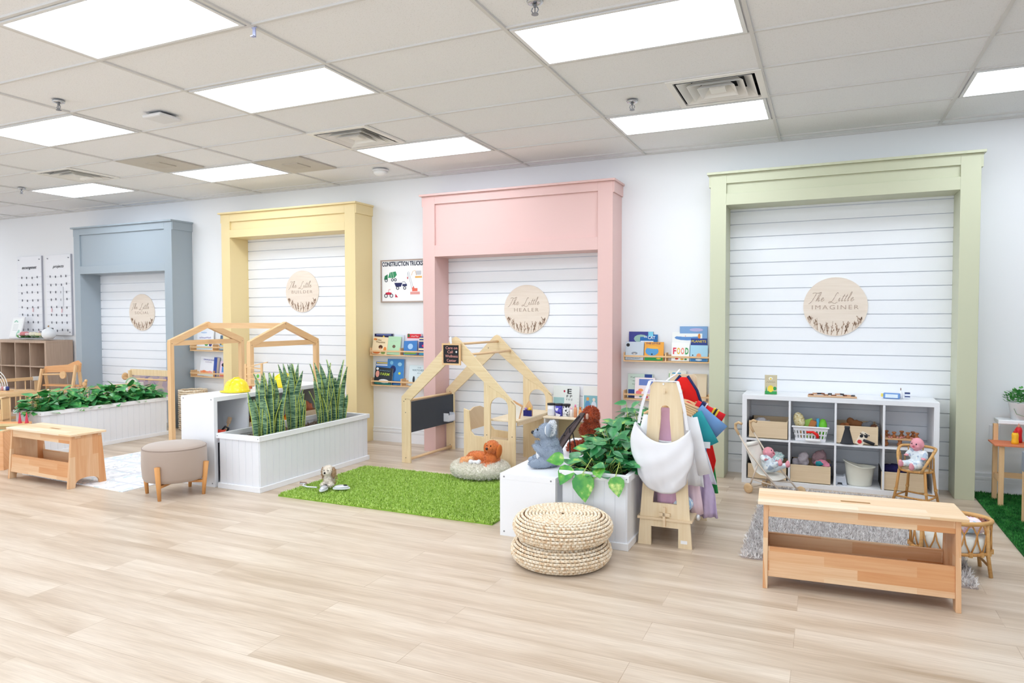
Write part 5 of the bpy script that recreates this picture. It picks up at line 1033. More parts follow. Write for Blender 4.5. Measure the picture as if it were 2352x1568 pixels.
garment('purple_dress', 'mauve-pink dress seen through the slot of the front rack board', -2.31, [(-.0, -.05, .05), (-.10, -.06, .06), (-.40, -.07, .07), (-.66, -.06, .06)], '#e2b6d0', .008, 40, .02, 10)
t = thing('tote_bag', 'white canvas tote bag hanging from the front of the plywood rack', 'tote bag', (RX-.01, RY-.035, 0))
def tote(u, v, s):
    x = (-.172+.34*u)*(1+.16*math.sin(min(1, v*1.25)*math.pi)-.14*max(0, v-.62)/.38); zt = .648+.10*(abs(2*u-1))**2.2+(.03*(1-u)); zb = .345+.085*(abs(2*u-1.1))**2.6
    z = zt+(zb-zt)*v; bul = math.sin(math.pi*min(1, max(0, u)))**.6*math.sin(math.pi*min(1, v*.85+.12))**.7
    y = s*(.012+.045*bul)+.007*math.sin(u*9+v*4)*v+.004*math.sin(u*23-v*7)*v+.002*math.sin(v*17+u*11); return (x, y, z)
TB = MB().grid(lambda u, v: tote(u, v, -1), 34, 26).grid(lambda u, v: tote(u, v, 1), 34, 26)
obj('bag', TB, M('#e4e4e9', .85, bump=.12, bscale=14), t, smooth=True, fix=False, solid=.003)
def ribbon(pts, w_=.018):
    mb = MB()
    for i_ in range(len(pts)-1): mb.bar(pts[i_], pts[i_+1], w_, .006, up=(0, 1, 0))
    return mb
for pts in ([(-.150, -.0, .77), (-.135, .0, .86), (-.105, .005, .97), (-.085, .02, 1.035)], [(.152, .0, .745), (.135, .0, .86), (.110, .005, .97), (.088, .02, 1.035)]): obj('strap', ribbon(pts), M('#e4e4e9', .85), t)
obj('strap', MB().bar((-.088, .03, 1.037), (.09, .03, 1.037), .02, .006), M('#e4e4e9', .85), t)
t = thing('cloth_strap', 'thin white strap looped between the two top boards of the rack', 'strap', (RX, RY, 0)); obj('band', MB().tube([(-.01, -.02, 1.02), (-.02, .2, 1.035), (-.03, .45, 1.04), (-.04, .66, 1.06)], .006, 6), M('#f4f4f8', .8), t)
t = thing('play_purse', 'clear blue sequinned play purse on the bottom shelf of the rack', 'purse', (RX+.05, RY+.10, .181)); obj('bag', MB().ell((0, .05, .06), (.10, .10, .06)), multi('sequins', [('#e3eef8', .5), ('#9fc4e6', .3), ('#cfd6f4', .2)], 60), t, smooth=True); obj('charm', MB().ell((.14, -.02, .0), (.015, .012, .02)), M('#d8dade', .3, metal=.6), t, smooth=True)
one('folded_cloth', cloth_sheet([(.10, -.06, .05), (.05, -.07, .06), (.0, -.04, .04)], .06, .006, 40, 4), M('#8b8378', .9), 'grey-brown cloth on the bottom shelf behind the front rack board', 'cloth', (RX-.03, RY+.25, .182), smooth=True)
# ---------------------------------------------------------------- contents of the white toy shelf
SY = -.42; ROW0, ROW1 = .038, .392
def crate(x, z, label, w_=.31, h=.15, inner='#8a6c55', d=.34):
    t = thing('plywood_crate', label, 'crate', (x, -.235, z), 0, 'plywood crates in the white toy shelf')
    hw = w_/2; y0, y1 = -d/2, d/2
    obj('front_board', MB().box(-hw, hw, y0, y0+.009, 0, h), PLY, t, bevel=.001); obj('rear_board', MB().box(-hw, hw, y1-.009, y1, 0, h), PLY, t)
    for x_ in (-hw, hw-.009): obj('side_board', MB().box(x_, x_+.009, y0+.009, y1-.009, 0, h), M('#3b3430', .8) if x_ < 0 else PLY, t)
    obj('bottom_board', MB().box(-hw, hw, y0, y1, 0, .006), PLY, t); return t
crate(1.172, ROW1, 'plywood crate with grey cloth, top left cube of the white toy shelf')
crate(1.852, ROW1, 'plywood crate of brown toy animals, third cube of the top row')
crate(1.508, ROW0, 'plywood crate of doll clothes, second cube of the bottom row')
crate(2.190, ROW0, 'plywood crate behind the rattan doll chair, bottom right cube')
crate(1.165, ROW0, 'plywood crate mostly hidden behind the doll stroller, bottom left cube', h=.13)
def lump(name, label, cat, loc, ells, c, vox=.006, group=None, rough=.85):
    mb = MB()
    for e in ells: mb.ell(*e)
    return one(name, mb, M(c, rough, noise=.1, nscale=25) if isinstance(c, str) else c, label, cat, loc, group=group, remesh=vox, smooth=True, wrinkle=.03 if 'animal' not in name else .012)
lump('cloth', 'grey cloth bundle in the top left crate', 'cloth', (1.10, -.27, ROW1+.012), [((0, 0, .075), (.065, .06, .075), Z0), ((.05, .02, .07), (.05, .05, .06), Z0)], '#c3c0c4')
lump('blanket', 'mint speckled folded blanket in the bottom left cube behind the stroller', 'blanket', (1.165, -.34, ROW0+.142), [((0, 0, .05), (.14, .07, .05), Z0), ((.03, -.02, .03), (.11, .07, .03), Z0)], multi('speckled_mint', [('#c6e0de', .5), ('#9ec7c4', .2), ('#eef4f3', .3)], 120))
for x, y, l, c, sh in ((1.76, -.30, 'brown toy bear lying in the crate beside the black cone', '#a8683f', [((0, 0, .035), (.035, .03, .03), Z0), ((.02, -.02, .05), (.02, .02, .02), Z0)]),
                       (1.85, -.25, 'large brown toy horse on top of the crate of animals', '#8a5a38', [((0, 0, .05), (.06, .03, .035), Z0), ((-.04, 0, .075), (.03, .025, .03), Z0), ((.05, 0, .04), (.03, .02, .02), Z0)]),
                       (1.93, -.27, 'grey toy animal in the crate, right of the brown horse', '#75777c', [((0, 0, .045), (.04, .03, .03), Z0), ((.03, .0, .07), (.02, .02, .02), Z0)]),
                       (1.985, -.33, 'dark brown toy animal at the right end of the crate', '#6a4532', [((0, 0, .035), (.03, .03, .035), Z0)])):
    lump('toy_animal', l, 'toy animal', (x, y, ROW1+.095), sh, c, .005, 'toy animals in the crate')
t = thing('black_cone', 'black toy megaphone cone standing in the third cube of the top row', 'cone', (1.782, SY+.03, ROW1)) if False else thing('megaphone', 'black toy megaphone cone standing in front of the animal crate', 'megaphone', (1.782, -.405+.0, ROW1))
obj('cone', MB().lathe([(.052, 0), (.052, .008), (.046, .012), (.018, .125), (.02, .13), (.02, .148), (0, .148)], seg=28, sy=.45), M('#2f3036', .5), t, smooth=True)
t = thing('toy_paddle', 'cream paddle with black paw prints and a red dot, leaning on the animal crate', 'paddle', (1.865, -.413, ROW1), 0, rot=(R(-6), R(28), 0))
obj('paddle', MB().box(-.03, .03, -.004, .004, 0, .12), M('#efe2cf', .6), t, bevel=.006); ps = MB()
for x, z in ((-.015, .075), (.015, .09)):
    ps.ell((x, -.005, z), (.013, .002, .013)); 
    for q in range(4): ps.ell((x-.015+q*.010, -.005, z+.016), (.004, .002, .005))
obj('paw_print', ps, M('#26262b', .6), t); obj('red_dot', MB().lathe([(.016, 0), (.016, .003), (0, .003)], mx=Matrix.Translation((-.005, -.004, .028)) @ Matrix.Rotation(R(90), 4, 'X')), M('#dc3538', .5), t)
t = thing('toy_microphone', 'small black toy microphone lying right of the paw-print paddle', 'toy microphone', (1.945, -.412, ROW1+.012)); obj('body', MB().tube([(-.045, 0, .03), (-.01, 0, .016), (.035, -.0, .0)], [.010, .013, .012], 12), M('#2a2b30', .5), t, smooth=True)
# laundry basket
t = thing('laundry_basket', 'small white plastic basket of toy cleaning things, second cube of the top row', 'basket', (1.505, -.335, ROW1), 0)
mb = MB(); W0, W1, D0, D1, HB = .115, .135, .06, .075, .12
def wallq(z): u = z/HB; return W0+(W1-W0)*u, D0+(D1-D0)*u
def slab(z0, z1, inset=0):
    (a, b_), (c, d) = wallq(z0), wallq(z1)
    for s in (-1, 1):
        mb.add([(-a, s*b_, z0), (a, s*b_, z0), (c, s*d, z1), (-c, s*d, z1), (-a, s*(b_-.004), z0), (a, s*(b_-.004), z0), (c, s*(d-.004), z1), (-c, s*(d-.004), z1)], [(0, 1, 2, 3), (7, 6, 5, 4), (0, 4, 5, 1), (3, 2, 6, 7)])
        mb.add([(s*a, -b_, z0), (s*a, b_, z0), (s*c, d, z1), (s*c, -d, z1), (s*(a-.004), -b_, z0), (s*(a-.004), b_, z0), (s*(c-.004), d, z1), (s*(c-.004), -d, z1)], [(0, 1, 2, 3), (7, 6, 5, 4), (0, 4, 5, 1), (3, 2, 6, 7)])
slab(0, .025); slab(.05, .062); slab(.088, HB)
for s in (-1, 1):
    for k in range(10):
        x = -.115+.0255*k; mb.bar((x*.9, s*(D0-.001), .02), (x, s*(D1-.003), .10), .012, .004)
    for k in range(5): y = -.05+.025*k; mb.bar((s*(W0-.001), y*.9, .02), (s*(W1-.003), y, .10), .004, .012)
obj('body', mb.box(-W0, W0, -D0, D0, 0, .004), WHITE, t)
obj('rim', MB().tube([(sx*(W1+.006), sy*(D1+.005), HB) for sx, sy in ((-1, -1), (1, -1), (1, 1), (-1, 1))], .007, 8, closed=True), WHITE, t)
t = thing('scrub_brush', 'straw bundle brush leaning in the white basket', 'brush', (1.415, -.34, ROW1+.01), 0); obj('bristles', MB().ell((0, 0, .155), (.045, .035, .07), (0, -.25, 0)), multi('straw_bits', [('#e6d7a6', .5), ('#c9b47c', .3), ('#f3ebcb', .2)], 90), t, smooth=True); obj('handle', MB().tube([(.02, 0, .0), (.01, 0, .1)], .01, 8), BEECH, t)
t = thing('toy_dustpan', 'lime green toy dustpan standing in the white basket', 'dustpan', (1.525, -.33, ROW1+.01), 0, rot=(R(-8), R(-18), 0)); obj('pan', MB().box(-.045, .045, -.004, .004, .02, .17), M('#a3d05c', .4), t, bevel=.012)
t = thing('spray_bottle', 'green translucent toy bottle in the right of the white basket', 'bottle', (1.60, -.33, ROW1+.01), 0); obj('body', MB().lathe([(0, 0), (.025, .005), (.03, .08), (.032, .13), (.018, .17), (0, .175)], seg=18), M('#74cf3a', .2), t, smooth=True)
t = thing('toy_sponge', 'orange toy sponge between the straw brush and the green dustpan', 'sponge', (1.475, -.315, ROW1+.01), 0, rot=(0, R(20), 0)); obj('sponge', MB().box(-.025, .025, -.02, .02, .06, .165), M('#c98250', .9), t, bevel=.006)
t = thing('toy_brush', 'blue-handled toy brush behind the green dustpan', 'brush', (1.57, -.32, ROW1+.01), 0); obj('handle', MB().tube([(0, 0, .02), (-.01, 0, .175)], .012, 10), M('#4fb3de', .4), t, smooth=True)
t = thing('toy_iron', 'red and white toy iron hanging over the front of the basket', 'toy iron', (1.525, -.428, ROW1+.005), 0); obj('red_handle', MB().tube([(-.05, 0, .075), (-.0, -.0, .078), (.03, 0, .06), (.04, 0, .03)], [.009, .01, .014, .012], 10), M('#e2231f', .35), t, smooth=True); obj('base', MB().box(-.06, .06, -.012, .012, 0, .022), M('#f7f7f8', .4), t, bevel=.006)
# peg tray
t = thing('wooden_peg_tray', 'wooden tray raised on pegs with pink beads, top right cube', 'wooden toy', (2.165, -.30, ROW1)); obj('tray', MB().box(-.13, .15, -.10, .10, .055, .066), wood('#ddb48c', '#c79468', 'x'), t, bevel=.003)
WD = wood('#b9784a', '#94552e', 'z'); 
for x, y in ((-.10, -.06), (-.0, -.07), (.10, -.05)): obj('foot_peg', MB().lathe([(.014, 0), (.022, .02), (.012, .035), (.018, .055), (0, .055)], c=(x, y, 0), seg=14), WD, t, smooth=True)
for x, y in ((-.09, .02), (-.04, -.04), (.02, .03), (.06, -.03), (.10, .03), (.12, -.03)): obj('peg', MB().lathe([(.012, .066), (.019, .076), (.009, .09), (.010, .10), (.017, .104), (.015, .113), (0, .116)], c=(x, y, 0), seg=14), WD, t, smooth=True)
bd = MB(); rg = random.Random(4)
for k in range(26): bd.ell((rg.uniform(-.12, .14), rg.uniform(-.09, .09), .072), .007, seg=8, rings=6)
o_ = obj('beads', bd, M('#d98f86', .5), t, smooth=True); o_['kind'] = 'stuff'
one('tray_board', MB().box(-.155, .155, -.11, .11, 0, .006), PLY, 'thin wooden board with yellow and green scraps under the peg tray', 'board', (2.18, -.30, ROW1)) if False else None
# bottom row
lump('doll_clothes', 'grey-white doll clothes bundle in the doll clothes crate', 'doll clothes', (1.45, -.30, ROW0+.09), [((0, 0, .08), (.045, .04, .08), Z0), ((-.06, .01, .05), (.035, .03, .045), Z0)], '#b9b1b8')
lump('doll_clothes', 'dusty pink doll clothes at the back of the doll clothes crate', 'doll clothes', (1.575, -.22, ROW0+.09), [((0, 0, .09), (.06, .035, .08), (0, .3, 0))], '#b99aa0')
lump('doll_clothes', 'pink and teal doll blanket at the front right of the doll clothes crate', 'doll clothes', (1.595, -.34, ROW0+.09), [((0, 0, .075), (.06, .035, .03), Z0), ((.04, -.01, .065), (.03, .03, .02), Z0)], multi('pink_teal', [('#e58fa6', .5), ('#2a97a3', .35), ('#333a6a', .15)], 22))
lump('purple_cloth', 'dark purple cloth in the bottom right crate', 'cloth', (2.14, -.26, ROW0+.09), [((0, 0, .06), (.10, .07, .04), Z0)], '#2d2860')
t = thing('doll_bathtub', 'cream oval doll bathtub standing in the third cube of the bottom row', 'bathtub', (1.88, -.295, ROW0), R(8)); vs = []; fs = []; sg = 32
prof = [(.0, .004, 0), (.75, .0, 0), (.82, .01, 0), (.93, .10, 0), (1.0, .15, 0), (1.08, .155, 0), (1.08, .162, 0), (.97, .158, 0), (.80, .03, 0), (0, .02, 0)]
for r_, z, _ in prof:
    for k in range(sg):
        a = 2*math.pi*k/sg; x = .115*r_*math.cos(a); y = .075*r_*math.sin(a); tilt = (.045*max(0, -math.cos(a))**1.2)*(1 if z > .09 else z/.09) ; vs.append((x, y, z+tilt*1.0))
for i in range(len(prof)-1):
    for k in range(sg): fs.append((i*sg+k, i*sg+(k+1) % sg, (i+1)*sg+(k+1) % sg, (i+1)*sg+k))
obj('tub', MB().add(vs, fs), M('#e8e6d8', .35), t, smooth=True)
t = thing('toy_step_stool', 'light grey toy potty stool beside the cream bathtub', 'toy stool', (1.735, -.31, ROW0)); obj('body', MB().prism([(-.055, 0), (-.02, 0), (-.015, .02), (.015, .02), (.02, 0), (.055, 0), (.04, .085), (.02, .07), (-.02, .07), (-.04, .085)], -.05, .04, 'xz'), M('#c9ced8', .4), t, bevel=.006)
# on top of the shelf
ZS = .766
t = thing('greeting_card', 'tan folded gift bag card with a sun and green trees on top of the shelf', 'card', (1.182, -.30, ZS), R(4)); obj('card', MB().box(-.048, .052, -.012, .012, 0, .165), M('#cfc3a4', .7), t, bevel=.001)
pc = MB().ell((.0, -.013, .045), (.024, .001, .032), mat=0).box(-.046, .05, -.0135, -.012, 0, .026, mat=1).prism([(-.044, .0), (-.026, .0), (-.035, .07)], -.0145, -.0125, 'xz', mat=1).ell((.034, -.013, .05), (.014, .001, .016), mat=1).ell((.0, -.013, .135), (.016, .001, .014), mat=2).ell((0, -.0145, .133), (.008, .001, .008), mat=0)
obj('picture', pc, [M('#f4d64a', .6), M('#3a9a54', .6), M('#f7f6ef', .6)], t); obj('lettering', MB().tube([(-.036+.006*q, -.0128, .105+.005*((q*7) % 3-1)) for q in range(13)], .0010, 4), M('#8a8168', .7), t)
t = thing('puzzle_tray', 'flat wooden tray of small wooden pieces on top of the white shelf', 'tray', (1.67, -.33, ZS), R(2)); obj('tray', MB().box(-.19, .18, -.055, .055, 0, .008).box(-.19, .18, -.055, -.048, .008, .014), wood('#e0bf9f', '#c99c74', 'x'), t, bevel=.002)
rg = random.Random(9)
for k in range(12): obj('wooden_piece', MB().box(-.018, .018, -.012, .012, .008, .020), [M('#8c5f49', .6), M('#caa183', .6), M('#3b3b40', .6)][k % 3 if k != 11 else 2], t, loc=(-.165+.029*k, rg.uniform(-.02, .02), rg.choice((0, 0, .010))), rot=(0, 0, rg.uniform(0, 3)), bevel=.002)
t = thing('toy_game_box', 'small blue and yellow toy leaning flat on the right of the shelf top', 'toy', (2.11, -.26, ZS), R(-8)); obj('body', MB().box(-.06, .06, -.02, .02, 0, .045), M('#6f97cf', .4), t, bevel=.006); obj('white_face', MB().box(-.045, .045, -.0225, -.02, .008, .036), M('#dbe7f3', .5), t); obj('yellow_tab', MB().box(-.078, -.06, -.012, .012, .012, .038), M('#ecd76a', .5), t, bevel=.003)
t = thing('small_bottle', 'small clear bottle with a navy band on the right end of the shelf top', 'bottle', (2.225, -.22, ZS)); obj('body', MB().box(-.018, .018, -.014, .014, 0, .05), M('#e9eef6', .2), t, bevel=.003); obj('band', MB().box(-.0185, .0185, -.0145, .0145, .012, .022).box(-.0185, .0185, -.0145, .0145, .038, .05), M('#3d4a7c', .5), t)
t = thing('small_bottle', 'small white pump bottle between the blue toy and the banded bottle', 'bottle', (2.178, -.22, ZS)); obj('body', MB().lathe([(0, 0), (.016, 0), (.016, .045), (.006, .055), (.006, .065), (0, .066)], seg=14), M('#f3f4f8', .3), t, smooth=True); obj('pump', MB().tube([(0, 0, .06), (0, 0, .085)], .004, 6), M('#9b7d74', .4), t)
# ---------------------------------------------------------------- dolls
def doll(name, label, loc, rot, skin, cloth, head=(0, -.01, .185), hr=.046, legs=1, arms=((.07, -.03, .09), (-.07, -.02, .09)), feet=((.045, -.14, .02), (-.045, -.13, .025)), smile=True, nod=0):
    t = thing(name, label, 'doll', loc, 0, None, rot=rot); SK = M(skin, .45); CL = cloth if not isinstance(cloth, str) else M(cloth, .8)
    e = [((0, 0, .075), (.055, .045, .07), Z0), ((0, -.005, .03), (.058, .05, .035), Z0)]
    def limb(a, b_, r0, r1):
        a, b_ = Vector(a), Vector(b_); return [(tuple(a.lerp(b_, u)), r0*(1-u)+r1*u, Z0) for u in (0, .2, .4, .6, .8, 1)]
    for s, a in zip((1, -1), arms): e += limb((s*.045, -.0, .12), a, .024, .019)
    for s, f_ in zip((1, -1), feet): e += limb((s*.03, -.02, .03), (f_[0], f_[1]+.02, f_[2]+.002), .032, .023)
    o = body('clothed_body', e, CL, t, .007, wrinkle=.012)
    h = Vector(head); hd = MB().ell(h, (hr, hr*.98, hr*1.05), seg=24, rings=16).ell(h+Vector((hr*.45, -hr*.55, -hr*.35)), hr*.38).ell(h+Vector((-hr*.45, -hr*.55, -hr*.35)), hr*.38).ell(h+Vector((0, -hr*.62, -hr*.62)), hr*.32).ell(h+Vector((0, -hr*.98, -.004)), hr*.14).ell(h+Vector((hr, 0, -.004)), (hr*.14, hr*.2, hr*.26)).ell(h+Vector((-hr, 0, -.004)), (hr*.14, hr*.2, hr*.26)).ell(h+Vector((0, .005, -hr*.9)), hr*.5)
    obj('head', hd, SK, t, remesh=.004, smooth=True)
    for s in (-1, 1): obj('eye', MB().ell(h+Vector((s*hr*.36, -hr*.90, hr*.06)), (.005, .003, .006), seg=10, rings=8), M('#2d2a33', .2), t, smooth=True)
    obj('mouth', MB().ell(h+Vector((0, -hr*.97, -hr*.42)), (hr*.22, .003, hr*.09)), M('#c2405a', .5), t, smooth=True)
    for s, a in zip((1, -1), arms):
        a = Vector(a); mb = MB().ell(a+Vector((0, -.010, -.004)), (.014, .017, .010))
        for q in range(4): mb.tube([a+Vector((-.009+.006*q, -.02, -.004)), a+Vector((-.011+.0075*q, -.036+.002*abs(q-1.5), -.008))], [.0042, .0032], 6)
        mb.tube([a+Vector((-s*.010, -.012, -.002)), a+Vector((-s*.021, -.024, .002))], [.0045, .0035], 6); obj('hand', mb, SK, t, remesh=.0028, smooth=True)
    for s, f_ in zip((1, -1), feet): f_ = Vector(f_); mb = MB().ell(f_, (.018, .022, .024)).ell(f_+Vector((0, -.010, .018)), (.015, .012, .016)); obj('foot', mb, SK, t, remesh=.004, smooth=True)
    return t
PALEB = multi('pale_blue_print', [('#dfeaf1', .6), ('#f2f6f8', .25), ('#aebfd4', .15)], 45); PINKP = multi('pink_print', [('#f3e6ee', .45), ('#eab9cc', .3), ('#b7cfe3', .15), ('#ffffff', .1)], 38)
# ---------------------------------------------------------------- doll stroller
SX = thing('doll_stroller', 'cream and natural wood umbrella stroller for dolls in front of the toy shelf', 'doll stroller', (1.20, -.73, 0), R(-30))
MT = M('#dccdbd', .35, metal=.2); WHL = wood('#dfc19a', '#c9a476', 'x')
rz_ = SX
for s in (-1, 1):
    y = s*.10; 
    obj('side_pole', MB().tube([(-.21, y, .46), (-.10, y, .32), (.20, y*1.1, .045)], .007, 10), MT, SX, smooth=True)
    obj('rear_leg', MB().tube([(-.03, y, .24), (-.10, y*1.1, .045)], .006, 10), MT, SX, smooth=True)
    obj('handle', MB().tube([(-.21, y, .46), (-.245, y, .51), (-.245, y, .545), (-.215, y, .562), (-.185, y, .553)], [.010, .012, .012, .011, .012], 10), WHL, SX, smooth=True)
    obj('seat_rail', MB().tube([(-.09, y*1.05, .115), (.14, y, .10)], .005, 8), MT, SX)
    for x in (-.10, .215): obj('wheel', MB().lathe([(.0, -.008), (.012, -.012), (.034, -.010), (.040, -.006), (.040, .006), (.034, .010), (.012, .012), (0, .008)], seg=28, mx=Matrix.Translation((x, y*1.22, .040)) @ Matrix.Rotation(R(90), 4, 'X')), WHL, SX, smooth=True)
obj('axle', MB().tube([(-.10, -.122, .04), (-.10, .122, .04)], .004, 8), MT, SX); obj('axle', MB().tube([(.215, -.122, .04), (.215, .122, .04)], .004, 8), MT, SX)
obj('cross_brace', MB().tube([(-.09, -.10, .115), (.12, .10, .10)], .005, 8).tube([(-.09, .10, .115), (.12, -.10, .10)], .005, 8), MT, SX)
CNV = M('#f2ece2', .85); fb2 = MB()
path = [(-.165, .40), (-.13, .33), (-.09, .25), (-.06, .185), (-.01, .165), (.06, .16), (.10, .135)]
fb2.grid(lambda u, v: ((lambda i, f_: (path[i][0]*(1-f_)+path[i+1][0]*f_, -.098+.196*u, path[i][1]*(1-f_)+path[i+1][1]*f_-.012*math.sin(u*math.pi)))(min(5, int(v*5.999)), v*5.999-min(5, int(v*5.999)))), 8, 24)
obj('fabric_seat', fb2, CNV, SX, smooth=True, solid=.004, fix=False); obj('back_pocket', MB().box(-.19, -.10, -.09, .09, .20, .30), M('#e3c7ab', .8), SX, bevel=.01) if False else None
obj('head_roll', MB().tube([(-.155, -.07, .385), (-.155, .07, .385)], .018, 12), M('#f7f4ec', .8), SX, smooth=True)
doll('baby_doll', 'baby doll in pale blue clothes slumped in the doll stroller', (1.215, -.745, .178), (R(-28), R(14), R(60)), '#e79aa6', PALEB, head=(.035, -.015, .165))
# ---------------------------------------------------------------- rattan furniture
RAT = wood('#d9a566', '#b67d3f', 'z', grain=.8); RATL = wood('#dfb377', '#c08a4c', 'x', grain=.7)
RC = thing('rattan_doll_chair', 'small curved rattan doll chair on the grey rug in front of the toy shelf', 'doll chair', (2.245, -.72, 0), R(-28))
SHh = .285
seatp = [(.11*math.cos(a), .11*math.sin(a), SHh) for a in [2*math.pi*k/24 for k in range(24)]]
obj('seat_ring', MB().tube(seatp, .009, 10, closed=True), RAT, RC, smooth=True); obj('seat', MB().lathe([(0, SHh-.006), (.104, SHh-.006), (.104, SHh+.002), (0, SHh+.004)], seg=28), PLY, RC, smooth=True)
arm = [(.115*math.sin(a)*1.1, -.10*math.cos(a)+.02, SHh+.17*min(1, (abs(a)/1.0))**1 if 0 else SHh) for a in (0,)]
rim = []
for k in range(25):
    u = -1+2*k/24; a = u*math.pi*.80; x = .125*math.sin(a); y = .115*math.cos(a); z = SHh+.165*(1-max(0, (abs(u)-.45)/.55)**2.2); rim.append((x, y, z))
obj('arm_rim', MB().tube(rim, .010, 10), RATL, RC, smooth=True)
for x, y in ((-.09, -.075), (.09, -.075), (.085, .08), (-.085, .08)):
    obj('leg', MB().tube([(x, y, SHh), (x*1.15, y*1.15, .14), (x*1.4, y*1.4, .004)], [.010, .010, .009], 10), RAT, RC, smooth=True)
    obj('binding', MB().tube([(x*1.19, y*1.19, .125), (x*1.17, y*1.17, .14)], .013, 10), RATL, RC)
st = MB(); L4 = [(-.115, -.096, .085), (.115, -.096, .085), (.108, .10, .085), (-.108, .10, .085)]
for i in range(4): st.tube([L4[i], L4[(i+1) % 4]], .007, 8)
obj('stretcher', st, RAT, RC, smooth=True)
lp = MB()
for k in range(5):
    a = (-1+.5*k)*math.pi*.55; x, y = .112*math.sin(a), .108*math.cos(a); tx, ty = math.cos(a)*.028, -math.sin(a)*.028
    lp.tube([(x-tx, y-ty, SHh), (x-tx*.9, y-ty*.9, SHh+.09), (x, y, SHh+.125), (x+tx*.9, y+ty*.9, SHh+.09), (x+tx, y+ty, SHh)], .0045, 8); lp.tube([(x, y, SHh+.12), (x*1.08, y*1.08, SHh+.155)], .0045, 8)
obj('back_loops', lp, RATL, RC, smooth=True)
doll('baby_doll', 'smiling baby doll in a pale blue sleepsuit sitting in the rattan doll chair', (2.25, -.705, SHh+.01), (R(-4), R(4), R(-38)), '#eaa0ac', PALEB, head=(-.012, -.012, .180))
CR = thing('rattan_doll_crib', 'oval rattan doll crib behind the right end of the pine bench', 'doll crib', (2.27, -2.10, 0), R(6))
rx, ry, z0, z1 = .20, .135, .125, .295
el = lambda a, z, f_=1: (rx*f_*math.cos(a), ry*f_*math.sin(a), z)
obj('top_rim', MB().tube([el(2*math.pi*k/36, z1) for k in range(36)], .012, 10, closed=True), RATL, CR, smooth=True); obj('bottom_rim', MB().tube([el(2*math.pi*k/36, z0) for k in range(36)], .009, 10, closed=True), RAT, CR, smooth=True)
la = MB()
for k in range(18):
    a0 = 2*math.pi*k/18; d = math.pi/18
    la.tube([el(a0-d, z0), el(a0-d*.25, z0+.06), el(a0, z0+.11), el(a0+d*.6, z1-.02), el(a0+d, z1)], .0042, 7).tube([el(a0+d, z0), el(a0+d*.25, z0+.06), el(a0, z0+.11), el(a0-d*.6, z1-.02), el(a0-d, z1)], .0042, 7)
obj('lattice', la, RAT, CR, smooth=True); bi = MB()
for k in range(18): a0 = 2*math.pi*(k+.5)/18; bi.tube([el(a0, z0-.012), el(a0, z0+.014)], .012, 8)
obj('binding', bi, RATL, CR)
for a in (R(38), R(142), R(218), R(322)):
    obj('leg', MB().tube([el(a, z1, 1.0), el(a, z0, 1.03), el(a, .0, 1.12)], .010, 10), RATL, CR, smooth=True)
for a1, a2 in ((38, 322), (142, 218)): obj('stretcher', MB().tube([el(R(a1), .06, 1.07), el(R(a2), .06, 1.07)], .007, 8), RAT, CR)
obj('mattress', MB().lathe([(0, z0+.0), (.9, z0+.0), (.94, z0+.012), (.94, z0+.070), (.88, z0+.082), (0, z0+.088)], seg=36), M('#eef0ea', .85), CR, smooth=True)
mt = CR.children[-1] if False else [o for o in bpy.data.objects if o.name.startswith('mattress')][0]; mt.data.transform(Matrix.Diagonal((rx, ry, 1, 1)))
doll('baby_doll', 'brown-skinned doll in pink patterned clothes lying in the rattan crib', (2.315, -2.10, z0+.085), (R(-90), R(0), R(96)), '#8a5540', PINKP, head=(0, -.005, .165), hr=.042, feet=((.035, -.09, -.02), (-.04, -.10, -.01)), arms=((.075, -.02, .06), (-.075, -.02, .07))) if False else doll('baby_doll', 'brown-skinned doll in pink patterned clothes lying in the rattan crib', (2.30, -2.10, z0+.135), (R(-90), 0, R(-84)), '#8a5540', PINKP, head=(0, -.005, .135), hr=.036, feet=((.035, -.03, -.10), (-.035, -.02, -.11)), arms=((.07, -.02, .03), (-.07, -.02, .04)))
# ---------------------------------------------------------------- corner with plant stand and toy grill (right edge)
t = thing('play_stand', 'light wood toy kitchen stand at the right edge holding a pot and sauce bottles', 'play stand', (3.02, -.32, 0), R(0))
for x, y in ((-.19, .10), (-.19, -.12), (.22, .10), (.22, -.12)):
    if not (x < 0 and y > 0): obj('leg', MB().box(x-.016, x+.016, y-.016, y+.016, .0 if y < 0 else 0, .46 if y < 0 else .60), BEECH_Z, t, bevel=.002)
    else: obj('leg', MB().box(x-.016, x+.016, y-.016, y+.016, 0, .60), BEECH_Z, t, bevel=.002)
obj('side_rail', MB().box(-.18, .21, .09, .11, .18, .22).box(-.20, -.18, -.12, .10, .18, .22), BEECH, t)
obj('orange_board', MB().box(-.24, .22, -.16, .09, .462, .472), M('#d9805a', .5), t, bevel=.001); obj('white_tray', MB().box(-.18, .24, .06, .22, .602, .635), M('#f4f5f8', .4), t, bevel=.006)
for x, y, c, l in ((-.085, -.055, '#f2b92c', 'left yellow mustard squeeze bottle with a red cap on the orange board'), (.0, -.045, '#f2b92c', 'right yellow mustard squeeze bottle with a red cap on the orange board'), (-.045, .03, '#d5282c', 'red ketchup squeeze bottle behind the two yellow ones')):
    q = thing('sauce_bottle', l, 'bottle', (3.02+x-.01, -.32+y, .472), 0, 'toy sauce bottles on the orange board'); H_ = .085 if c != '#d5282c' else .115
    obj('body', MB().lathe([(0, 0), (.024, 0), (.024, H_*.2), (.021, H_*.45), (.023, H_*.8), (.018, H_), (0, H_)], seg=20), M(c, .35), q, smooth=True); obj('cap', MB().lathe([(0, H_), (.013, H_), (.012, H_+.010), (.005, H_+.016), (.003, H_+.03), (0, H_+.03)], seg=14), M('#c9252b', .35) if c != '#d5282c' else M('#c98a72', .4), q, smooth=True)
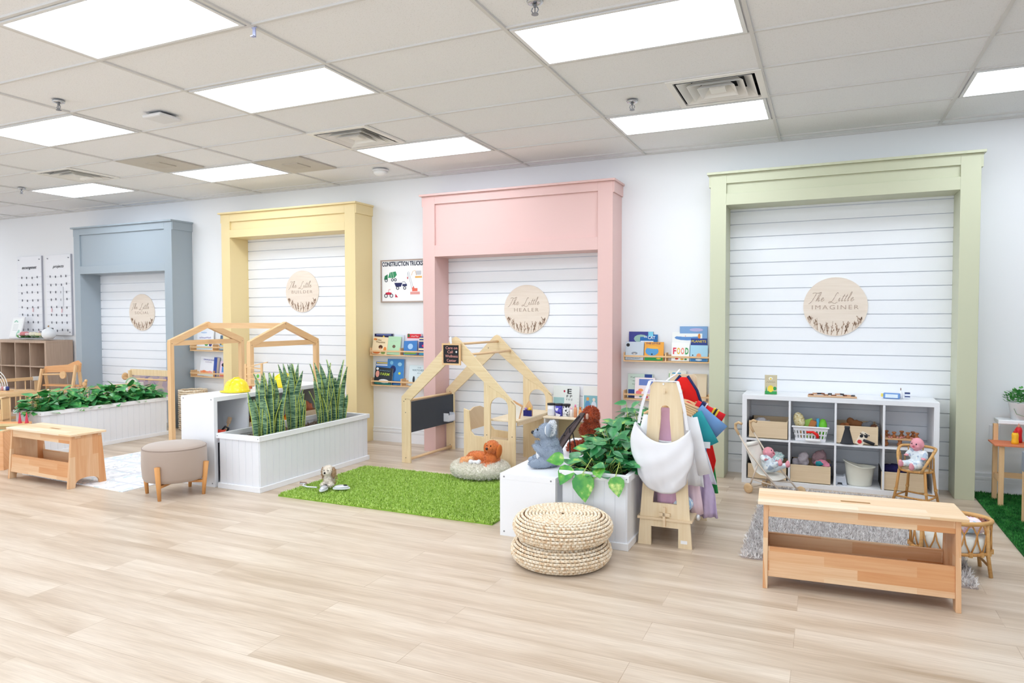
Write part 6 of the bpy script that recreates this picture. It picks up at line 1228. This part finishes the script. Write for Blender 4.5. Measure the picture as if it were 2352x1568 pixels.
t = thing('potted_plant', 'small leafy plant in a white enamel pot on the stand at the right edge', 'plant', (3.0, -.19, .635)); obj('pot', MB().lathe([(0, 0), (.065, 0), (.085, .13), (.09, .135), (.08, .135), (.075, .11), (0, .11)], seg=28), M('#f3f4f6', .25), t, smooth=True)
fo = MB(); rg = random.Random(12)
for k in range(240): a = rg.uniform(0, 6.28); q = math.sqrt(rg.random())*.11; z = .13+.11*rg.random()*(1.2-q*5); heart(fo, (q*math.cos(a), q*math.sin(a), z), (math.cos(a)*.7+rg.uniform(-.4, .4), math.sin(a)*.7, rg.uniform(.2, 1.2)), (0, 0, 1), .024)
obj('foliage', fo, leaf_mat('herb_leaf', '#2c7a35', '#4fa04a', '#8cc46a'), t, fix=False)
obj('leaf_print', MB().tube([(-.06, -.058, .09), (-.045, -.068, .05), (.0, -.078, .035), (.04, -.072, .04)], .002, 6), M('#7d9a78', .6), t)
t = thing('toy_grill', 'grey toy barbecue grill on wheeled legs cut by the right edge', 'toy grill', (2.965, -1.05, 0), 0); GR = M('#8b93a3', .4)
obj('body', MB().box(-.10, .32, -.20, .20, .36, .50), GR, t, bevel=.008)
for x, y in ((-.08, -.17), (.28, -.17), (-.08, .17), (.28, .17)): obj('leg', MB().box(x-.016, x+.016, y-.016, y+.016, .05 if y < 0 else 0, .36), BEECH_Z, t, bevel=.002)
for y in (-.19, .19): obj('wheel', MB().lathe([(0, -.012), (.05, -.012), (.055, -.006), (.055, .006), (.05, .012), (0, .012)], seg=28, mx=Matrix.Translation((-.08, -.195 if y < 0 else .195, .055)) @ Matrix.Rotation(R(90), 4, 'X')), M('#1d1e22', .5), t, smooth=True) if y < 0 else None
obj('knob', MB().tube([(-.04, -.20, .43), (-.04, -.225, .43)], .018, 16).tube([(.05, -.20, .43), (.05, -.225, .43)], .018, 16), M('#e9eaee', .4), t)
t = thing('wall_plate', 'blank white wall plate right of the green frame', 'wall plate', (2.865, 0, .50)); obj('plate', MB().box(-.037, .037, -.006, 0, -.058, .058), M('#eef0f6', .4), t, bevel=.002); obj('screw', MB().tube([(0, -.007, .04), (0, -.005, .04)], .003, 8).tube([(0, -.007, -.04), (0, -.005, -.04)], .003, 8), SCREW, t)
# ---------------------------------------------------------------- builder shelf items
YEL = M('#fbdf2c', .22, spec=.5)
def hardhat(loc, rz, label):
    t = thing('hard_hat', label, 'hard hat', loc, rz, 'yellow toy hard hats'); obj('shell', MB().lathe([(.112, .006), (.118, .012), (.110, .018), (.104, .05), (.088, .085), (.060, .11), (.028, .121), (0, .124)], seg=36), YEL, t, smooth=True)
    obj('ridge', MB().tube([(.0, -.098, .06), (0, -.075, .10), (0, -.03, .124), (0, .03, .124), (0, .075, .10), (0, .098, .06)], .009, 8), YEL, t, smooth=True)
    obj('brim', MB().prism([(.118*math.cos(a)+(-.035*max(0, -math.cos(a))), .118*math.sin(a)) for a in [2*math.pi*k/40 for k in range(40)]], .0, .009, 'xy'), YEL, t, bevel=.002); return t
hardhat((-3.25, -2.02, .768), R(10), 'yellow toy hard hat at the near end of the tall white shelf'); hardhat((-3.20, -1.48, .768), R(160), 'yellow toy hard hat behind the snake plants, beside the marble run')
t = thing('marble_run', 'wooden zigzag marble run tower with green leaves on the tall white shelf', 'marble run', (-3.30, -1.76, .768), R(25))
for x in (-.075, .075): obj('upright', MB().box(x-.008, x+.008, -.012, .012, 0, .235), BEECH_Z, t)
for k in range(4): z = .03+.052*k; obj('ramp', MB().bar((-.075, 0, z+(.02 if k % 2 else 0)), (.075, 0, z+(0 if k % 2 else .02)), .03, .009), BEECH, t)
obj('top_chute', MB().bar((-.02, 0, .215), (.13, 0, .25), .03, .009), BEECH, t); obj('red_piece', MB().box(-.06, -.02, -.012, .012, .0, .026), M('#c96a45', .5), t)
for p_2 in ((.045, -.02, .12), (.03, -.02, .07)): obj('green_leaf', MB().ell(p_2, (.012, .008, .018)), M('#6fbf4a', .5), t, smooth=True)
t = thing('toy_drill', 'red and black toy power drill in the near cube of the tall white shelf', 'toy drill', (-3.17, -2.27, .405), R(40)); obj('body', MB().tube([(-.05, 0, .035), (.03, 0, .035)], [.028, .024], 14), M('#e04a30', .4), t, smooth=True); obj('handle', MB().tube([(.0, 0, .05), (.03, 0, .085), (.055, 0, .07), (.04, 0, .03)], .010, 10), M('#26282d', .4), t, smooth=True); obj('battery', MB().box(-.05, .05, -.025, .025, 0, .02), M('#e04a30', .4), t, bevel=.004)
t = thing('wooden_mallet', 'tan brush-like wooden tool standing behind the toy drill', 'wooden tool', (-3.21, -2.20, .405), 0, rot=(R(-14), R(10), 0)); obj('handle', MB().tube([(0, 0, 0), (0, 0, .12)], .008, 8), BEECH_Z, t); obj('head', MB().box(-.016, .016, -.012, .012, .10, .16), M('#c3a488', .7), t, bevel=.005)
for y, l, h in ((-1.86, 'brown wooden crate in the second cube of the tall white shelf', .10), (-1.16, 'tan wooden crate in the far cube of the tall white shelf', .11)):
    t = thing('wooden_crate', l, 'crate', (-3.26, y, .393)); 
    for a in ((-.15, .15, -.15, -.14), (-.15, .15, .14, .15), (-.15, -.14, -.14, .14), (.14, .15, -.14, .14)): obj('board', MB().box(a[0], a[1], a[2], a[3], 0, h), PLY, t)
    obj('bottom_board', MB().box(-.14, .14, -.14, .14, 0, .006), PLY, t)
lump('wooden_toys', 'reddish brown wooden toys heaped in the second cube crate', 'wooden toy', (-3.19, -1.86, .402), [((0, 0, .09), (.05, .05, .09), Z0), ((.02, .05, .06), (.04, .04, .07), Z0)], '#9a563a'); lump('wooden_toys', 'terracotta-coloured toy in the far crate of the tall shelf', 'wooden toy', (-3.19, -1.18, .402), [((0, 0, .10), (.05, .05, .10), Z0), ((0, .05, .08), (.04, .04, .09), Z0)], '#b46a4e')
lump('orange_toy_truck', 'bright orange toy half hidden behind the snake plants in the tall shelf', 'toy', (-3.19, -1.47, .406), [((0, 0, .03), (.05, .08, .03), Z0), ((0, .03, .06), (.04, .035, .03), Z0)], '#f08a2c')
# ---------------------------------------------------------------- far left corner
t = thing('wicker_basket', 'tall woven wicker basket by the blue frame, seen between house post and white shelf', 'basket', (-5.86, -.25, 0)); wb = MB()
for k in range(19): wb.tube([(.165*math.cos(a), .165*math.sin(a), .014+k*.027+.003*math.sin(a*9+k*3)) for a in [2*math.pi*i/30 for i in range(30)]], .0135, 7, closed=True)
obj('weave', wb, STRAW, t, smooth=True); obj('bottom', MB().lathe([(0, .0), (.16, .0), (.16, .01), (0, .01)]), M('#8a6a48', .9), t)
def fence(x0, y0, x1, y1, H, label, n):
    L = math.hypot(x1-x0, y1-y0); t = thing('play_fence', label, 'play fence', (x0, y0, 0), math.atan2(y1-y0, x1-x0), 'wooden toddler play fences')
    obj('top_rail', MB().box(0, L, -.012, .012, H-.045, H), BEECH, t, bevel=.003); obj('bottom_rail', MB().box(0, L, -.012, .012, .03, .07), BEECH, t)
    for k in range(n): x = .05+(L-.1)*k/(n-1); obj('spindle', MB().tube([(x, 0, .06), (x, 0, H-.04)], .008, 8), BEECH_Z, t, smooth=True)
    for x in ([L*.32, L-.03] if n > 12 else [L*.45, L-.08]): obj('white_connector', MB().box(x-.05, x+.05, -.017, .017, H-.052, H+.004), M('#eceae6', .4), t, bevel=.003)
    for x in (.02, L-.02): obj('post', MB().box(x-.014, x+.014, -.014, .014, 0, H-.045), BEECH_Z, t)
fence(-6.84, -2.95, -6.50, -.50, .60, 'nearer wooden spindle play fence behind the long left planter', 24); fence(-8.86, -2.2, -8.70, -.46, .60, 'farther wooden spindle play fence in front of the oak cube shelf', 14)
t = thing('art_easel', 'low pine easel with a paper dowel inside the blue frame', 'easel', (-6.48, -.36, 0)); 
for x in (-.40, .36): obj('side_post', MB().box(x, x+.03, -.05, .02, 0, .74), PB, t, bevel=.003)
obj('top_board', MB().box(-.40, .39, -.015, .005, .675, .755), PB, t, bevel=.003); obj('dowel', MB().tube([(-.44, -.085, .635), (.37, -.085, .635)], .012, 10), BEECH, t, smooth=True); obj('dowel_holder', MB().ell((-.44, -.06, .66), (.012, .05, .05)), BEECH, t, smooth=True)
obj('backing_sheet', MB().box(-.37, .36, -.005, .0, .40, .67), multi('mauve_print', [('#b9a7b4', .4), ('#8f86a8', .2), ('#cbb7ac', .4)], 14), t)
t = thing('ladybird_frame', 'small green-bordered ladybird picture standing on the play fence rail', 'picture', (-6.52, -.62, .60), R(60)); obj('frame', MB().prism([(.075*math.cos(a), .0+.075*math.sin(a)) for a in [math.pi*k/14 for k in range(15)]], -.008, .008, 'xz'), M('#a9cfae', .6), t); obj('face', MB().prism([(.06*math.cos(a), .0+.06*math.sin(a)) for a in [math.pi*k/14 for k in range(15)]], -.010, -.008, 'xz'), M('#f3f1e8', .6), t); obj('ladybird', MB().ell((0, -.011, .028), (.012, .003, .018)), M('#cf3c3f', .5), t, smooth=True)
t = thing('wooden_bird', 'small wooden bird figure perched on the nearer play fence', 'toy', (-6.58, -1.20, .60)); obj('body', MB().ell((0, 0, .035), (.03, .022, .035)).ell((.02, 0, .075), (.02, .018, .022)), wood('#e8bc8c', '#d3a06c', 'x'), t, smooth=True)
SBR = R(28.8); t = thing('sensory_table', 'pine sand box table with a mint tray at the left edge, behind the left bench', 'play table', (-5.45, -2.76, 0), SBR)
PZ = wood('#eebb8e', '#dd9d6c', 'x', grain=.7)
obj('front_panel', MB().prism([(-1.0, 0), (-.93, 0), (-.88, .13), (-.12, .13), (-.07, 0), (0, 0), (0, .36), (-1.0, .36)], 0, .018, 'xz'), PZ, t, bevel=.002); obj('rear_panel', MB().box(-1.0, 0, .43, .448, .10, .40), PZ, t)
obj('side_panel', MB().prism([(.018, 0), (.08, 0), (.12, .13), (.33, .13), (.37, 0), (.43, 0), (.43, .36), (.018, .36)], -.018, 0, 'yz'), PZ, t); obj('side_panel', MB().box(-1.0, -.982, .018, .43, .10, .36), PZ, t)
obj('rim', MB().box(-1.0, .0, .40, .45, .36, .385).box(-.03, .0, .0, .40, .36, .375), BEECH, t, bevel=.002); obj('mint_tray', MB().box(-.98, -.03, .02, .42, .315, .325), M('#a9dcc6', .5, noise=.1), t)
for x, l in ((-.10, 'left red cone toy on the sand box edge'), (-.035, 'right red cone toy on the sand box edge')):
    p3 = Matrix.Rotation(SBR, 4, 'Z') @ Vector((x, .425, 0)); one('red_cone', MB().lathe([(.018, 0), (.016, .006), (.003, .11), (0, .112)], seg=16), M('#d03a50', .5), 'slim '+l, 'toy cone', (-5.45+p3.x, -2.76+p3.y, .385), smooth=True)
t = thing('doll_house', 'open wooden doll house with an arched doorway at the left edge', 'doll house', (-5.96, -2.44, 0), SBR)
for z in (.02, .40, .62): obj('floor_board', MB().box(-.5, .0, -.055, .055, z, z+.015), BEECH, t)
for x in (-.5, -.25, -.015): obj('wall_board', MB().box(x, x+.015, -.055, .055, .035, .635), BEECH_Z, t)
arc = [(-.13+.04*math.cos(a), .44+.05*math.sin(a)) for a in [math.pi*k/10 for k in range(11)]]
obj('arched_door', MB().prism([(-.24, .415), (-.17, .415)]+arc[::-1]+[(-.09, .415), (-.015, .415), (-.015, .52), (-.24, .52)], -.062, -.056, 'xz'), BEECH, t); obj('cushion', MB().box(-.23, -.03, -.05, .05, .315+.10, .315+.13), M('#dcdcdf', .8), t, bevel=.01)
t = thing('play_table', 'low wooden toddler table behind the nearer play fence', 'table', (-8.12, -1.22, 0), R(12)); obj('tabletop', MB().box(-.42, .20, -.22, .22, .47, .49), BEECH, t, bevel=.004)
for x, y in ((-.38, -.18), (.16, -.18), (.16, .18), (-.38, .18)): obj('leg', MB().box(x-.02, x+.02, y-.02, y+.02, 0, .47), BEECH_Z, t)
t = thing('bead_maze', 'rainbow arch bead maze of white wires on the low toddler table', 'bead maze', (-8.15, -1.28, .49), R(12)); 
for k, r_ in enumerate((.22, .185, .15, .115)): obj('wire_arch', MB().tube([(-.10+r_*math.cos(a), 0, .05+r_*1.05*math.sin(a)) for a in [math.pi*i/24 for i in range(25)]], .0055, 8), M('#eae6e2', .4), t, smooth=True)
obj('base', MB().box(-.34, .16, -.05, .05, 0, .012), BEECH, t)
for k, c in enumerate(('#34407f', '#e6e9f2', '#c98f8f', '#d8c9c8')): obj('bead', MB().lathe([(0, 0), (.02, .002), (.02, .05), (0, .055)], c=(.12-.035*k, 0, .012), seg=12), M(c, .4), t, smooth=True)
t = thing('toddler_chair', 'white and wood toddler chair at the low table', 'chair', (-7.85, -1.0, 0), R(-30)); obj('seat', MB().box(-.13, .13, -.13, .13, .24, .26), BEECH, t, bevel=.01); obj('backrest', MB().prism([(-.12, .26), (.12, .26), (.12, .42), (.06, .50), (-.06, .50), (-.12, .42)], .115, .130, 'xz'), M('#f0ece5', .5), t, bevel=.004)
for x, y in ((-.11, -.11), (.11, -.11), (.11, .11), (-.11, .11)): obj('leg', MB().tube([(x, y, .24), (x*1.15, y*1.15, 0)], .013, 10), BEECH_Z, t, smooth=True)
t = thing('wooden_stand', 'open wooden toddler stand with a rounded top board left of the blue pillar', 'wooden stand', (-7.98, -.60, 0), R(10)); OR = wood('#e9b482', '#d6945c', 'x')
for x in (-.30, .28): obj('upright', MB().bar((x-.06, -.12, 0), (x, -.02, .80 if x > 0 else .74), .03, .03), BEECH_Z, t); obj('upright', MB().bar((x, .12, 0), (x, .02, .80 if x > 0 else .74), .03, .03), BEECH_Z, t)
obj('top_board', MB().prism([(-.32, .68), (.30, .70), (.32, .82), (.27, .86), (.20, .84), (.10, .80), (-.30, .77)], .02, .04, 'xz'), OR, t, bevel=.004); obj('shelf_board', MB().box(-.30, .30, -.02, .10, .50, .52), OR, t); obj('dowel', MB().tube([(-.28, -.03, .66), (.05, -.03, .67)], .012, 10), BEECH, t); obj('end_disc', MB().lathe([(0, 0), (.05, 0), (.05, .02), (0, .02)], mx=Matrix.Translation((.08, -.03, .66)) @ Matrix.Rotation(R(90), 4, 'X')), BEECH, t)
